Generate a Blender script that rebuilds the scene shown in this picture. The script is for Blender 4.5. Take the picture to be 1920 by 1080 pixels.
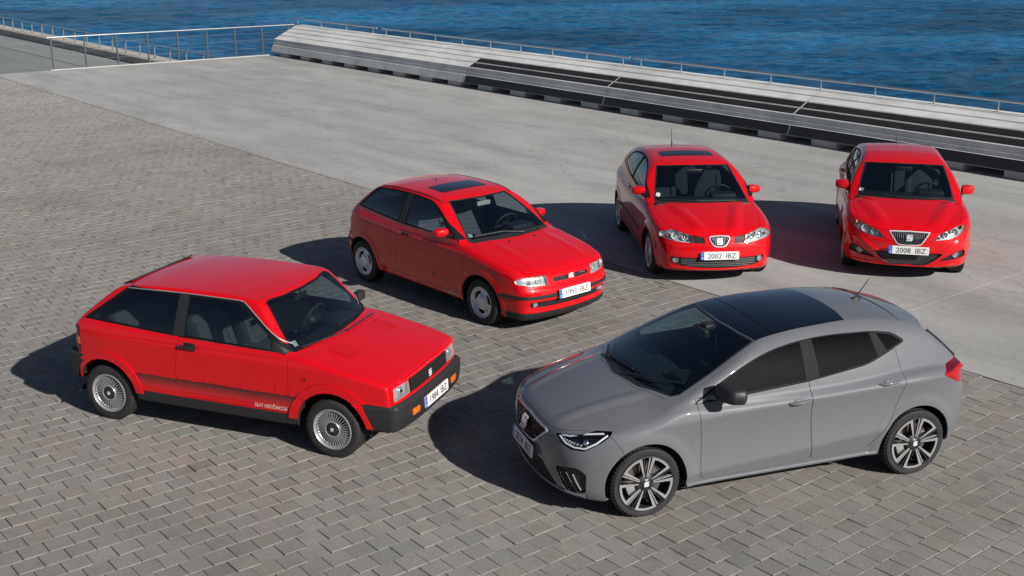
import bpy, bmesh, math, random
import numpy as np
from mathutils import Vector, Matrix
from mathutils.geometry import delaunay_2d_cdt

random.seed(7)
RNG = np.random.default_rng(11)
for _o in list(bpy.data.objects):
    bpy.data.objects.remove(_o, do_unlink=True)
SC = bpy.context.scene
COL = SC.collection
rad = math.radians

# ------------------------------------------------------------------ camera
cam_d = bpy.data.cameras.new('camera')
cam = bpy.data.objects.new('camera', cam_d)
COL.objects.link(cam)
PITCH, ROLL, FPX = 0.296684808, 0.00252362779, 2201.90339
cam_d.sensor_fit = 'HORIZONTAL'
cam_d.sensor_width = 36.0
cam_d.lens = 36.0 * FPX / 1920.0
cam_d.clip_start = 0.1
cam_d.clip_end = 6000.0
_fw = Vector((0, math.cos(PITCH), -math.sin(PITCH)))
_u0 = Vector((0, math.sin(PITCH), math.cos(PITCH)))
_r0 = Vector((1, 0, 0))
_r = _r0 * math.cos(ROLL) + _u0 * math.sin(ROLL)
_u = -_r0 * math.sin(ROLL) + _u0 * math.cos(ROLL)
cam.matrix_world = Matrix(((_r.x, _u.x, -_fw.x, 0), (_r.y, _u.y, -_fw.y, 0),
                           (_r.z, _u.z, -_fw.z, 4.59182884), (0, 0, 0, 1)))
SC.camera = cam
SC.render.engine = 'CYCLES'
SC.render.resolution_x, SC.render.resolution_y = 1024, 576

# ------------------------------------------------------------------ light
SUN_AZ, SUN_EL = rad(-43.0), rad(29.5)          # direction TOWARDS the sun
SKY_STRENGTH, SUN_STRENGTH = 0.050, 4.9
world = bpy.data.worlds.new('World')
SC.world = world
world.use_nodes = True
wn, wl = world.node_tree.nodes, world.node_tree.links
wn.clear()
w_out = wn.new('ShaderNodeOutputWorld')
w_bg = wn.new('ShaderNodeBackground')
w_sky = wn.new('ShaderNodeTexSky')
w_sky.sky_type = 'NISHITA'
w_sky.sun_disc = False
w_sky.sun_elevation = SUN_EL
w_sky.sun_rotation = math.pi / 2 - SUN_AZ
w_sky.altitude = 10.0
w_sky.air_density = 0.6
w_sky.dust_density = 0.7
w_sky.ozone_density = 0.7
w_bg.inputs['Strength'].default_value = SKY_STRENGTH
wl.new(w_sky.outputs[0], w_bg.inputs['Color'])
wl.new(w_bg.outputs[0], w_out.inputs['Surface'])

sun_d = bpy.data.lights.new('sun', 'SUN')
sun_d.energy = SUN_STRENGTH
sun_d.angle = rad(0.6)
sun_d.color = (1.0, 0.960, 0.905)
sun = bpy.data.objects.new('sun', sun_d)
COL.objects.link(sun)
_s = Vector((math.cos(SUN_EL) * math.cos(SUN_AZ), math.cos(SUN_EL) * math.sin(SUN_AZ), math.sin(SUN_EL)))
sun.rotation_euler = _s.to_track_quat('Z', 'Y').to_euler()
sun.location = _s * 60

SC.view_settings.view_transform = 'Standard'
SC.view_settings.look = 'None'
SC.view_settings.exposure = 0.28
SC.view_settings.gamma = 1.0
SC.view_settings.use_curve_mapping = False
SC.cycles.max_bounces = 8
SC.cycles.transparent_max_bounces = 12
SC.cycles.caustics_reflective = False
SC.cycles.caustics_refractive = False

# ------------------------------------------------------------------ objects
def tag(o, label=None, cat=None, group=None, kind=None):
    if label: o['label'] = label
    if cat: o['category'] = cat
    if group: o['group'] = group
    if kind: o['kind'] = kind
    return o

def empty(name, loc=(0, 0, 0), rotz=0.0, parent=None):
    o = bpy.data.objects.new(name, None)
    o.empty_display_size = 0.2
    COL.objects.link(o)
    o.location = loc
    o.rotation_euler = (0, 0, rotz)
    if parent: o.parent = parent
    return o

def link(name, me, parent=None, loc=(0, 0, 0)):
    o = bpy.data.objects.new(name, me)
    COL.objects.link(o)
    o.location = loc
    if parent: o.parent = parent
    return o

class MB:
    """collects simple solids and links them as one mesh object"""
    def __init__(s): s.v, s.f, s.m = [], [], []
    def add(s, vs, fs, mi=0):
        b = len(s.v); s.v += [tuple(v) for v in vs]
        s.f += [tuple(b + i for i in f) for f in fs]; s.m += [mi] * len(fs)
        return s
    def box(s, c, d, M=None, bev=0.0, mi=0):
        hx, hy, hz = d[0] / 2, d[1] / 2, d[2] / 2
        if bev <= 0:
            vs = [Vector((x, y, z)) for x in (-hx, hx) for y in (-hy, hy) for z in (-hz, hz)]
            fs = [(0, 1, 3, 2), (4, 6, 7, 5), (0, 4, 5, 1), (2, 3, 7, 6), (0, 2, 6, 4), (1, 5, 7, 3)]
        else:
            bev = min(bev, hx * .98, hy * .98, hz * .98)
            bm = bmesh.new(); bmesh.ops.create_cube(bm, size=1)
            for v in bm.verts: v.co = Vector((v.co.x * d[0], v.co.y * d[1], v.co.z * d[2]))
            bmesh.ops.bevel(bm, geom=bm.edges[:], offset=bev, segments=2, profile=.6, affect='EDGES')
            bm.verts.index_update()
            vs = [v.co.copy() for v in bm.verts]; fs = [[v.index for v in f.verts] for f in bm.faces]; bm.free()
        if M is not None: vs = [M @ v for v in vs]
        c = Vector(c)
        return s.add([v + c for v in vs], fs, mi)
    def tube(s, pts, r, n=8, mi=0, cap=True, closed=False):
        pts = [Vector(p) for p in pts]; k = len(pts)
        rr = r if hasattr(r, '__len__') else [r] * k
        vs, fs = [], []
        up = None
        for i, p in enumerate(pts):
            a = pts[(i - 1) % k] if (i or closed) else p
            b = pts[(i + 1) % k] if (i < k - 1 or closed) else p
            t = (b - a).normalized()
            if up is None: up = t.orthogonal().normalized()
            up = (up - t * up.dot(t)).normalized()
            sd = t.cross(up)
            for j in range(n):
                q = 2 * math.pi * j / n
                vs.append(p + (up * math.cos(q) + sd * math.sin(q)) * rr[i])
        for i in range(k if closed else k - 1):
            a, b = i * n, ((i + 1) % k) * n
            for j in range(n):
                fs.append((a + j, a + (j + 1) % n, b + (j + 1) % n, b + j))
        if cap and not closed:
            fs.append(tuple(range(n - 1, -1, -1))); fs.append(tuple((k - 1) * n + j for j in range(n)))
        return s.add(vs, fs, mi)
    def prism(s, poly, M, h, mi=0, mtop=None):
        """polygon (2D) extruded along local z by h, M places it"""
        n = len(poly)
        vs = [M @ Vector((x, y, 0)) for x, y in poly] + [M @ Vector((x, y, h)) for x, y in poly]
        s.add(vs, [tuple(range(n - 1, -1, -1))] + [(i, (i + 1) % n, n + (i + 1) % n, n + i) for i in range(n)], mi)
        s.f.append(tuple(len(s.v) - n + i for i in range(n))); s.m.append(mi if mtop is None else mtop)
        return s
    def lathe(s, prof, M, n=48, mi=0, closed=False, span=None):
        """profile [(r, h)] turned about local z"""
        vs, fs = [], []
        k = len(prof)
        for j in range(n):
            a = 2 * math.pi * j / n; ca, sa = math.cos(a), math.sin(a)
            vs += [M @ Vector((r * ca, r * sa, h)) for r, h in prof]
        for j in range(n):
            a, b = j * k, ((j + 1) % n) * k
            for i in range(k - 1 + (1 if closed else 0)):
                i2 = (i + 1) % k
                fs.append((a + i, b + i, b + i2, a + i2))
        return s.add(vs, fs, mi)
    def sphere(s, c, r, n=12, m=8, mi=0):
        r = r if hasattr(r, '__len__') else (r, r, r)
        vs, fs = [], []
        for i in range(m + 1):
            t = math.pi * i / m
            for j in range(n):
                p = 2 * math.pi * j / n
                vs.append((c[0] + r[0] * math.sin(t) * math.cos(p), c[1] + r[1] * math.sin(t) * math.sin(p), c[2] + r[2] * math.cos(t)))
        for i in range(m):
            for j in range(n):
                fs.append((i * n + j, (i + 1) * n + j, (i + 1) * n + (j + 1) % n, i * n + (j + 1) % n))
        return s.add(vs, fs, mi)
    def build(s, name, mats, parent=None, smooth=None, loc=(0, 0, 0)):
        me = bpy.data.meshes.new(name)
        me.from_pydata([tuple(v) for v in s.v], [], s.f)
        if not isinstance(mats, (list, tuple)): mats = [mats]
        for m in mats: me.materials.append(m)
        me.polygons.foreach_set('material_index', s.m)
        bm = bmesh.new(); bm.from_mesh(me)
        bmesh.ops.remove_doubles(bm, verts=bm.verts[:], dist=1e-6)
        bmesh.ops.recalc_face_normals(bm, faces=bm.faces[:])
        bm.to_mesh(me); bm.free()
        if smooth is not None:
            me.shade_smooth(); me.set_sharp_from_angle(angle=rad(smooth))
        me.update()
        return link(name, me, parent, loc)

def frame_M(o, x, z):
    """matrix with origin o, local x along x, local z along z"""
    z = Vector(z).normalized(); x = Vector(x); x = (x - z * x.dot(z)).normalized(); y = z.cross(x)
    return Matrix(((x.x, y.x, z.x, o[0]), (x.y, y.y, z.y, o[1]), (x.z, y.z, z.z, o[2]), (0, 0, 0, 1)))

# ------------------------------------------------------------------ materials
def new_mat(name):
    m = bpy.data.materials.new(name); m.use_nodes = True
    nt = m.node_tree; b = nt.nodes['Principled BSDF']
    return m, nt, b

def simple(name, col, rough=0.5, metal=0.0, coat=0.0, spec=0.5, bump=0.0, bscale=200.0, var=0.0):
    m, nt, b = new_mat(name)
    b.inputs['Base Color'].default_value = (*col, 1)
    b.inputs['Roughness'].default_value = rough
    b.inputs['Metallic'].default_value = metal
    b.inputs['Coat Weight'].default_value = coat
    b.inputs['Coat Roughness'].default_value = 0.03
    b.inputs['Specular IOR Level'].default_value = spec
    if bump or var:
        tc = nt.nodes.new('ShaderNodeTexCoord')
        n = nt.nodes.new('ShaderNodeTexNoise'); n.inputs['Scale'].default_value = bscale; n.inputs['Detail'].default_value = 3
        nt.links.new(tc.outputs['Object'], n.inputs['Vector'])
        if bump:
            bp = nt.nodes.new('ShaderNodeBump'); bp.inputs['Strength'].default_value = bump; bp.inputs['Distance'].default_value = 0.002
            nt.links.new(n.outputs['Fac'], bp.inputs['Height']); nt.links.new(bp.outputs[0], b.inputs['Normal'])
        if var:
            mx = nt.nodes.new('ShaderNodeMix'); mx.data_type = 'RGBA'
            mx.inputs[6].default_value = (*[c * (1 - var) for c in col], 1); mx.inputs[7].default_value = (*[min(1, c * (1 + var)) for c in col], 1)
            nt.links.new(n.outputs['Fac'], mx.inputs[0]); nt.links.new(mx.outputs[2], b.inputs['Base Color'])
    return m

def paint(name, col, trim=(0.03, 0.03, 0.032), rough=0.32, flake=0.0):
    """car paint: clear-coated outside, trim on the inner face"""
    m, nt, b = new_mat(name)
    b.inputs['Base Color'].default_value = (*col, 1)
    b.inputs['Roughness'].default_value = rough
    b.inputs['Coat Weight'].default_value = 1.0
    b.inputs['Coat Roughness'].default_value = 0.02
    b.inputs['Coat IOR'].default_value = 1.5
    b.inputs['Specular IOR Level'].default_value = 0.1
    b.inputs['Metallic'].default_value = flake
    d = nt.nodes.new('ShaderNodeBsdfDiffuse'); d.inputs['Color'].default_value = (*trim, 1)
    g = nt.nodes.new('ShaderNodeNewGeometry'); mx = nt.nodes.new('ShaderNodeMixShader')
    nt.links.new(g.outputs['Backfacing'], mx.inputs[0]); nt.links.new(b.outputs[0], mx.inputs[1]); nt.links.new(d.outputs[0], mx.inputs[2])
    nt.links.new(mx.outputs[0], nt.nodes['Material Output'].inputs['Surface'])
    # very fine orange peel
    tc = nt.nodes.new('ShaderNodeTexCoord')
    n = nt.nodes.new('ShaderNodeTexNoise'); n.inputs['Scale'].default_value = 9.0; n.inputs['Detail'].default_value = 2
    bp = nt.nodes.new('ShaderNodeBump'); bp.inputs['Strength'].default_value = 0.05; bp.inputs['Distance'].default_value = 0.01
    nt.links.new(tc.outputs['Object'], n.inputs['Vector']); nt.links.new(n.outputs['Fac'], bp.inputs['Height'])
    nt.links.new(bp.outputs[0], b.inputs['Coat Normal'])
    return m

def glassy(name, tint, gloss_rough=0.0, ior=1.5, refl=(1, 1, 1), milk=0.0):
    """thin tinted pane: transmits with a tint, reflects by Fresnel"""
    m, nt, b = new_mat(name)
    nt.nodes.remove(b)
    t = nt.nodes.new('ShaderNodeBsdfTransparent'); t.inputs['Color'].default_value = (*tint, 1)
    g = nt.nodes.new('ShaderNodeBsdfGlossy'); g.inputs['Roughness'].default_value = gloss_rough; g.inputs['Color'].default_value = (*refl, 1)
    f = nt.nodes.new('ShaderNodeFresnel')      # same reflectance from both faces of the thin pane
    ge = nt.nodes.new('ShaderNodeNewGeometry'); io = nt.nodes.new('ShaderNodeMix'); io.data_type = 'FLOAT'
    io.inputs[2].default_value = ior; io.inputs[3].default_value = 1.0 / ior
    nt.links.new(ge.outputs['Backfacing'], io.inputs[0]); nt.links.new(io.outputs[0], f.inputs['IOR'])
    mx = nt.nodes.new('ShaderNodeMixShader')
    if milk:
        di = nt.nodes.new('ShaderNodeBsdfDiffuse'); di.inputs['Color'].default_value = (.78, .79, .80, 1)
        m2 = nt.nodes.new('ShaderNodeMixShader'); m2.inputs[0].default_value = milk
        nt.links.new(t.outputs[0], m2.inputs[1]); nt.links.new(di.outputs[0], m2.inputs[2]); t = m2
    nt.links.new(f.outputs[0], mx.inputs[0]); nt.links.new(t.outputs[0], mx.inputs[1]); nt.links.new(g.outputs[0], mx.inputs[2])
    nt.links.new(mx.outputs[0], nt.nodes['Material Output'].inputs['Surface'])
    return m

M = {}
M['red'] = paint('red_paint', (0.60, 0.0025, 0.007))
M['grey'] = paint('grey_paint', (0.134, 0.139, 0.151), rough=0.38)
M['glass'] = glassy('tinted_glass', (0.50, 0.57, 0.58), ior=1.8)
M['screen'] = glassy('windscreen_glass', (0.56, 0.65, 0.66), ior=2.0)
M['privacy'] = glassy('dark_glass', (0.045, 0.062, 0.085), ior=1.45)
M['fluted'] = glassy('fluted_lens', (0.85, 0.87, 0.87), 0.25, ior=1.6)
M['fluted84'] = glassy('pressed_glass_lens', (0.85, 0.87, 0.87), 0.2, ior=1.6, milk=.2)
M['lens'] = glassy('clear_lens', (0.90, 0.92, 0.93), ior=1.5)
M['black'] = simple('black_plastic', (0.018, 0.018, 0.02), 0.5, bump=0.15, bscale=600)
M['greyplastic'] = simple('grey_plastic', (0.021, 0.0215, 0.023), 0.55, spec=.3, bump=0.2, bscale=500)
M['gloss'] = simple('gloss_black', (0.006, 0.006, 0.008), 0.12, coat=1.0)
M['roofglass'] = simple('roof_glass', (0.004, 0.006, 0.011), 0.03, coat=0.6, spec=0.6)
M['seal'] = simple('rubber_seal', (0.009, 0.009, 0.010), 0.6, spec=.12)
M['tyre'] = simple('tyre_rubber', (0.017, 0.017, 0.018), 0.72, bump=0.3, bscale=90, var=0.3)
M['under'] = simple('underbody', (0.008, 0.008, 0.008), 0.9)
M['chrome'] = simple('chrome', (0.85, 0.86, 0.87), 0.12, 1.0)
M['badge'] = simple('badge_silver', (.78, .79, .80), .3, .35, coat=.4)
M['alloy'] = simple('alloy_silver', (0.38, 0.38, 0.39), 0.36, 0.5, coat=0.3)
M['machined'] = simple('machined_alloy', (0.42, 0.425, 0.43), 0.3, 0.5, coat=.3)
M['darkalloy'] = simple('dark_alloy', (0.045, 0.046, 0.05), 0.35, 0.5, coat=0.5)
M['disc'] = simple('brake_disc', (0.22, 0.19, 0.17), 0.45, 0.8)
M['reflector'] = simple('lamp_reflector', (0.66, 0.67, 0.68), 0.25, 0.45, bump=0.6, bscale=60)
M['lampgrey'] = simple('lamp_bezel', (0.16, 0.17, 0.18), 0.3, 0.5)
M['amber'] = simple('amber_lens', (0.75, 0.16, 0.01), 0.2, coat=1.0)
M['redlens'] = simple('red_lens', (0.36, 0.004, 0.006), 0.25, coat=.5, spec=.2)
M['dredlens'] = simple('dark_red_lens', (0.09, 0.006, 0.012), 0.2, coat=.6, spec=.2)
M['white'] = simple('white_plate', (0.72, 0.72, 0.71), 0.35, coat=0.3)
M['blue'] = simple('plate_blue', (0.01, 0.13, 0.55), 0.35)
M['ink'] = simple('plate_ink', (0.015, 0.015, 0.016), 0.5)
M['whiteink'] = simple('white_lettering', (0.8, 0.78, 0.76), 0.5)
M['goldink'] = simple('gold_lettering', (0.55, 0.22, 0.04), 0.45)
M['darkink'] = simple('dark_lettering', (0.05, 0.01, 0.012), 0.5)
M['seat'] = simple('seat_fabric', (0.028, 0.031, 0.036), 0.9, bump=0.3, bscale=300, var=0.3)
M['seatgrey'] = simple('grey_seat_fabric', (0.060, 0.065, 0.068), 0.9, bump=0.3, bscale=300, var=0.25)
M['seatred'] = simple('red_seat_fabric', (0.10, 0.025, 0.018), 0.9)
M['dash'] = simple('dashboard_plastic', (0.018, 0.019, 0.021), 0.6, bump=0.3, bscale=400)
M['paper'] = simple('sticker_paper', (0.45, 0.55, 0.5), 0.6)
M['calipergrey'] = simple('caliper_metal', (0.4, 0.4, 0.38), 0.5, 0.5)
# ------------------------------------------------------------------ curves and smooth unions
def tab(pts, sm=0.03, n=1600):
    """smooth monotone curve through (x, y) knots, as a lookup"""
    pts = sorted(pts); x = np.array([p[0] for p in pts], float); y = np.array([p[1] for p in pts], float)
    if len(x) == 1:
        return lambda q: np.full(np.shape(q), y[0])
    h = np.diff(x); d = np.diff(y) / h
    m = np.zeros_like(x); m[0], m[-1] = d[0], d[-1]
    for i in range(1, len(x) - 1):
        if d[i - 1] * d[i] > 0:
            w1, w2 = 2 * h[i] + h[i - 1], h[i] + 2 * h[i - 1]
            m[i] = (w1 + w2) / (w1 / d[i - 1] + w2 / d[i])
    pad = 4 * sm
    g = np.linspace(x[0] - pad, x[-1] + pad, n)
    k = np.clip(np.searchsorted(x, g) - 1, 0, len(h) - 1)
    t = (g - x[k]) / h[k]
    tc = np.clip(t, 0, 1)
    v = ((2 * tc**3 - 3 * tc**2 + 1) * y[k] + (tc**3 - 2 * tc**2 + tc) * h[k] * m[k]
         + (-2 * tc**3 + 3 * tc**2) * y[k + 1] + (tc**3 - tc**2) * h[k] * m[k + 1])
    v = np.where(g < x[0], y[0] + (g - x[0]) * m[0], np.where(g > x[-1], y[-1] + (g - x[-1]) * m[-1], v))
    if sm > 0:
        st = g[1] - g[0]; w = max(1, int(3 * sm / st)); ker = np.exp(-.5 * (np.arange(-w, w + 1) * st / sm) ** 2); ker /= ker.sum()
        v = np.convolve(np.concatenate([v[0] + (np.arange(-w, 0)) * (v[1] - v[0]), v, v[-1] + np.arange(1, w + 1) * (v[-1] - v[-2])]), ker, 'valid')
    g0, gs, vn = g[0], g[1] - g[0], len(v)
    def fn(q):
        u = np.clip((np.asarray(q) - g0) / gs, 0, vn - 1.001)
        i = u.astype(np.int64)
        return v[i] + (v[i + 1] - v[i]) * (u - i)
    return fn

def smax(a, b, r):
    h = np.maximum(r - np.abs(a - b), 0.0)
    return np.maximum(a, b) + h * h / (4.0 * r)
def smin(a, b, r): return -smax(-a, -b, r)
def sstep(a, b, x):
    t = np.clip((x - a) / (b - a), 0, 1); return t * t * (3 - 2 * t)
def bumpf(x, c, w):
    t = np.clip(1 - ((x - c) / w) ** 2, 0, 1); return t * t

def rnd(poly, r, n=5):
    """round the corners of a closed 2-D polygon; r may be a list"""
    out = []; k = len(poly)
    for i in range(k):
        p = Vector(poly[i]); a = Vector(poly[i - 1]); b = Vector(poly[(i + 1) % k])
        ri = r[i] if hasattr(r, '__len__') else r
        if ri <= 0: out.append(tuple(p)); continue
        da, db = (a - p), (b - p)
        ri = min(ri, da.length * .48, db.length * .48)
        q0, q1 = p + da.normalized() * ri, p + db.normalized() * ri
        for j in range(n + 1):
            t = j / n
            out.append(tuple(q0 * (1 - t) ** 2 + p * 2 * t * (1 - t) + q1 * t * t))
    return out

def inset(poly, d):
    """offset a closed 2-D polygon inwards by d"""
    P = [Vector(p) for p in poly]; k = len(P)
    ar = sum(P[i].x * P[(i + 1) % k].y - P[(i + 1) % k].x * P[i].y for i in range(k))
    sg = 1 if ar > 0 else -1
    out = []
    for i in range(k):
        a, p, b = P[i - 1], P[i], P[(i + 1) % k]
        e0, e1 = (p - a), (b - p)
        if e0.length < 1e-9: e0 = e1
        if e1.length < 1e-9: e1 = e0
        n0 = Vector((-e0.y, e0.x)).normalized() * sg; n1 = Vector((-e1.y, e1.x)).normalized() * sg
        m = n0 + n1
        m = m / max(m.length_squared / 2, .35) if m.length > 1e-6 else n0
        out.append(tuple(p + m * d))
    return out

def spl(pts, n=6, closed=False):
    """Catmull-Rom through 2-D points"""
    P = [np.array(p, float) for p in pts]; k = len(P); out = []
    rg = range(k) if closed else range(k - 1)
    for i in rg:
        p1, p2 = P[i], P[(i + 1) % k]
        p0 = P[i - 1] if (i or closed) else 2 * p1 - p2
        p3 = P[(i + 2) % k] if (i + 2 < k or closed) else 2 * p2 - p1
        for j in range(n):
            t = j / n
            out.append(tuple(.5 * (2 * p1 + (p2 - p0) * t + (2 * p0 - 5 * p1 + 4 * p2 - p3) * t * t + (3 * p1 - p0 - 3 * p2 + p3) * t**3)))
    if not closed: out.append(tuple(P[-1]))
    return out

def circ(cx, cy, r, n=40, a0=0.0, a1=360.0):
    return [(cx + r * math.cos(rad(a0 + (a1 - a0) * i / n)), cy + r * math.sin(rad(a0 + (a1 - a0) * i / n))) for i in range(n + (0 if a1 - a0 >= 360 else 1))]

class Shell:
    """one closed car skin given by an implicit function; cut into panels along curves drawn on it"""
    def __init__(s, f, sx=2.3, zc=0.5, step=0.0185, thmax=2.25):
        s.f, s.sx, s.zc, s.step, s.thmax = f, sx, zc, step, thmax
        s.regs, s.lines = [], []
    # --- solving
    def norm(s, P, e=1.5e-3):
        x, y, z = P.T
        g = np.stack([s.f(x + e, y, z) - s.f(x - e, y, z), s.f(x, y + e, z) - s.f(x, y - e, z), s.f(x, y, z + e) - s.f(x, y, z - e)], -1)
        return g / np.maximum(np.linalg.norm(g, axis=1, keepdims=True), 1e-9)
    def _root(s, O, D, t0, t1, n=26):
        """first outside->inside crossing along O + D t, t from t0 to t1"""
        ts = np.linspace(t0, t1, n); m = len(O)
        V = np.empty((n, m)); ch = max(1, 120000 // max(m, 1))
        for i in range(0, n, ch):
            t = ts[i:i + ch]
            X = O[None] + D[None] * t[:, None, None]
            V[i:i + ch] = s.f(X[..., 0].ravel(), X[..., 1].ravel(), X[..., 2].ravel()).reshape(len(t), m)
        neg = V < 0; hit = neg.any(0)
        k = np.where(hit, neg.argmax(0), V.argmin(0))
        hi = ts[k]; lo = np.where(hit, ts[np.maximum(k - 1, 0)], hi)
        for _ in range(17):
            mid = (lo + hi) / 2; X = O + D * mid[:, None]
            ins = s.f(X[:, 0], X[:, 1], X[:, 2]) < 0
            hi = np.where(ins, mid, hi); lo = np.where(ins, lo, mid)
        return O + D * ((lo + hi) / 2)[:, None]
    def at(s, proj, pts):
        """points of the skin under a drawing: 's' side (x,z), 'f' front (y,z), 'r' rear (y,z), 't' top (x,y)"""
        A = np.atleast_2d(np.asarray(pts, float)); n = len(A); O = np.zeros((n, 3)); D = np.zeros((n, 3))
        if proj == 's': O[:, 0], O[:, 2] = A.T; O[:, 1] = 1.15; D[:, 1] = -1; L = 1.1
        elif proj == 'f': O[:, 1], O[:, 2] = A.T; O[:, 0] = 2.4; D[:, 0] = -1; L = 2.3
        elif proj == 'r': O[:, 1], O[:, 2] = A.T; O[:, 0] = -2.4; D[:, 0] = 1; L = 2.3
        else: O[:, 0], O[:, 1] = A.T; O[:, 2] = 1.8; D[:, 2] = -1; L = 1.5
        return s._root(O, D, 0.0, L, 60)
    def disk(s, P):
        q = np.stack([P[:, 0] / s.sx, P[:, 1], P[:, 2] - s.zc], -1); q /= np.linalg.norm(q, axis=1, keepdims=True)
        th = np.arccos(np.clip(q[:, 2], -1, 1)); ph = np.arctan2(q[:, 1], q[:, 0])
        return np.stack([th * np.cos(ph), th * np.sin(ph)], -1)
    def undisk(s, UV):
        th = np.hypot(UV[:, 0], UV[:, 1]); ph = np.arctan2(UV[:, 1], UV[:, 0])
        D = np.stack([np.sin(th) * np.cos(ph) * s.sx, np.sin(th) * np.sin(ph), np.cos(th)], -1)
        O = np.zeros_like(D); O[:, 2] = s.zc
        return s._root(O, D, 1.35, 0.12, 36)
    # --- drawing
    def _curve(s, pts, proj, closed):
        """pts: [(a,b)] in one projection, or [(proj,a,b)]"""
        if len(pts[0]) == 2: pts = [(proj, *p) for p in pts]
        k = len(pts); plan = []; req = {}
        def ask(pr, a, b):
            l = req.setdefault(pr, []); l.append((a, b)); return (pr, len(l) - 1)
        for i in range(k if closed else k - 1):
            p, q = pts[i], pts[(i + 1) % k]
            if p[0] == q[0]:
                L = math.hypot(p[1] - q[1], p[2] - q[2]); n = max(1, int(L / 0.022))
                plan += [ask(p[0], p[1] + (q[1] - p[1]) * j / n, p[2] + (q[2] - p[2]) * j / n) for j in range(n)]
            else: plan.append((ask(*p), ask(*q)))
        if not closed: plan.append(ask(*pts[-1]))
        got = {pr: s.at(pr, l) for pr, l in req.items()}
        out = []
        for w in plan:
            if isinstance(w[0], tuple):
                a, b = got[w[0][0]][w[0][1]][None], got[w[1][0]][w[1][1]][None]
                n = max(1, int(np.linalg.norm(a - b) / 0.022))
                out.append(('mix', s.disk(a)[0], s.disk(b)[0], n))
            else: out.append(got[w[0]][w[1]][None])
        uv = []
        for o in out:
            if isinstance(o, tuple):
                for j in range(o[3]): uv.append(o[1] + (o[2] - o[1]) * j / o[3])
            else:
                d = s.disk(o)
                d[np.abs(o[:, 1]) < 2e-3, 1] = 0.0
                uv += list(d)
        uv = np.array(uv); uv[:, 1] = np.maximum(uv[:, 1], 0.0)
        return uv
    def region(s, name, mat, pts, proj='s', **k):
        """closed outline on the half y >= 0; later regions win"""
        s.regs.append(dict(n=name, m=mat, uv=s._curve(pts, proj, True), **k)); return s
    def line(s, pts, proj='s'):
        s.lines.append(s._curve(pts, proj, False)); return s
    def cut(s):
        st = s.step; R = s.thmax
        coords, edges = [], []
        occ = set()
        def add_poly(uv, closed):
            b = len(coords); k = len(uv); keep = [0]
            for i in range(1, k):
                if np.hypot(*(uv[i] - uv[keep[-1]])) > 5e-4: keep.append(i)
            if closed and len(keep) > 2 and np.hypot(*(uv[keep[-1]] - uv[keep[0]])) < 5e-4: keep.pop()
            for i in keep: coords.append((float(uv[i][0]), float(uv[i][1])))
            n = len(keep)
            for i in range(n if closed else n - 1): edges.append((b + i, b + (i + 1) % n))
            W = uv[keep]; W2 = np.roll(W, -1, 0)
            for a, c in zip(W, W2):
                for t in (0, .33, .66):
                    q = a + (c - a) * t; occ.add((int(round(q[0] / (st * .7))), int(round(q[1] / (st * .7)))))
        nb = int(math.pi * R / st)
        add_poly(np.array([[R * math.cos(math.pi * i / nb), R * math.sin(math.pi * i / nb)] for i in range(nb + 1)]), False)
        nx = int(2 * R / st)
        add_poly(np.array([[-R + 2 * R * i / nx, 0.0] for i in range(nx + 1)]), False)
        for r in s.regs: add_poly(r['uv'], True)
        for l in s.lines: add_poly(l, False)
        hy = st * .866
        for j in range(1, int(R / hy) + 1):
            for i in range(-int(R / st) - 1, int(R / st) + 2):
                u, v = (i + .5 * (j % 2)) * st, j * hy
                if u * u + v * v < (R - st * .5) ** 2 and (int(round(u / (st * .7))), int(round(v / (st * .7)))) not in occ:
                    coords.append((u, v))
        vo, _, fo, _, _, _ = delaunay_2d_cdt([Vector(c) for c in coords], edges, [], 0, 1e-5, False)
        UV = np.array([(v.x, v.y) for v in vo]); T = np.array([f for f in fo if len(f) == 3])
        UV[:, 1] = np.maximum(UV[:, 1], 0)
        C = UV[T].mean(1)
        a = UV[T[:, 1]] - UV[T[:, 0]]; b = UV[T[:, 2]] - UV[T[:, 0]]
        ar = a[:, 0] * b[:, 1] - a[:, 1] * b[:, 0]
        ok = np.abs(ar) > 1e-9
        T, C, ar = T[ok], C[ok], ar[ok]
        T[ar < 0] = T[ar < 0][:, ::-1]
        s.P = s.undisk(UV); s.P[UV[:, 1] < 1e-6, 1] = 0.0
        s.N = s.norm(s.P)
        lab = np.full(len(T), -1)
        for k, r in enumerate(s.regs):
            w = r['uv']; lo, hi = w.min(0), w.max(0)
            cand = np.where((C >= lo).all(1) & (C <= hi).all(1))[0]
            if not len(cand): continue
            c = C[cand]; ins = np.zeros(len(cand), bool); w2 = np.roll(w, -1, 0)
            for p, q in zip(w, w2):
                if p[1] == q[1]: continue
                cr = ((p[1] > c[:, 1]) != (q[1] > c[:, 1])) & (c[:, 0] < (q[0] - p[0]) * (c[:, 1] - p[1]) / (q[1] - p[1]) + p[0])
                ins ^= cr
            lab[cand[ins]] = k
        # orientation: outward
        tri = s.P[T]; fn = np.cross(tri[:, 1] - tri[:, 0], tri[:, 2] - tri[:, 0])
        flip = (fn * s.N[T].mean(1)).sum(1) < 0
        T[flip] = T[flip][:, ::-1]
        s.T, s.lab = T, lab
        return s
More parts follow.
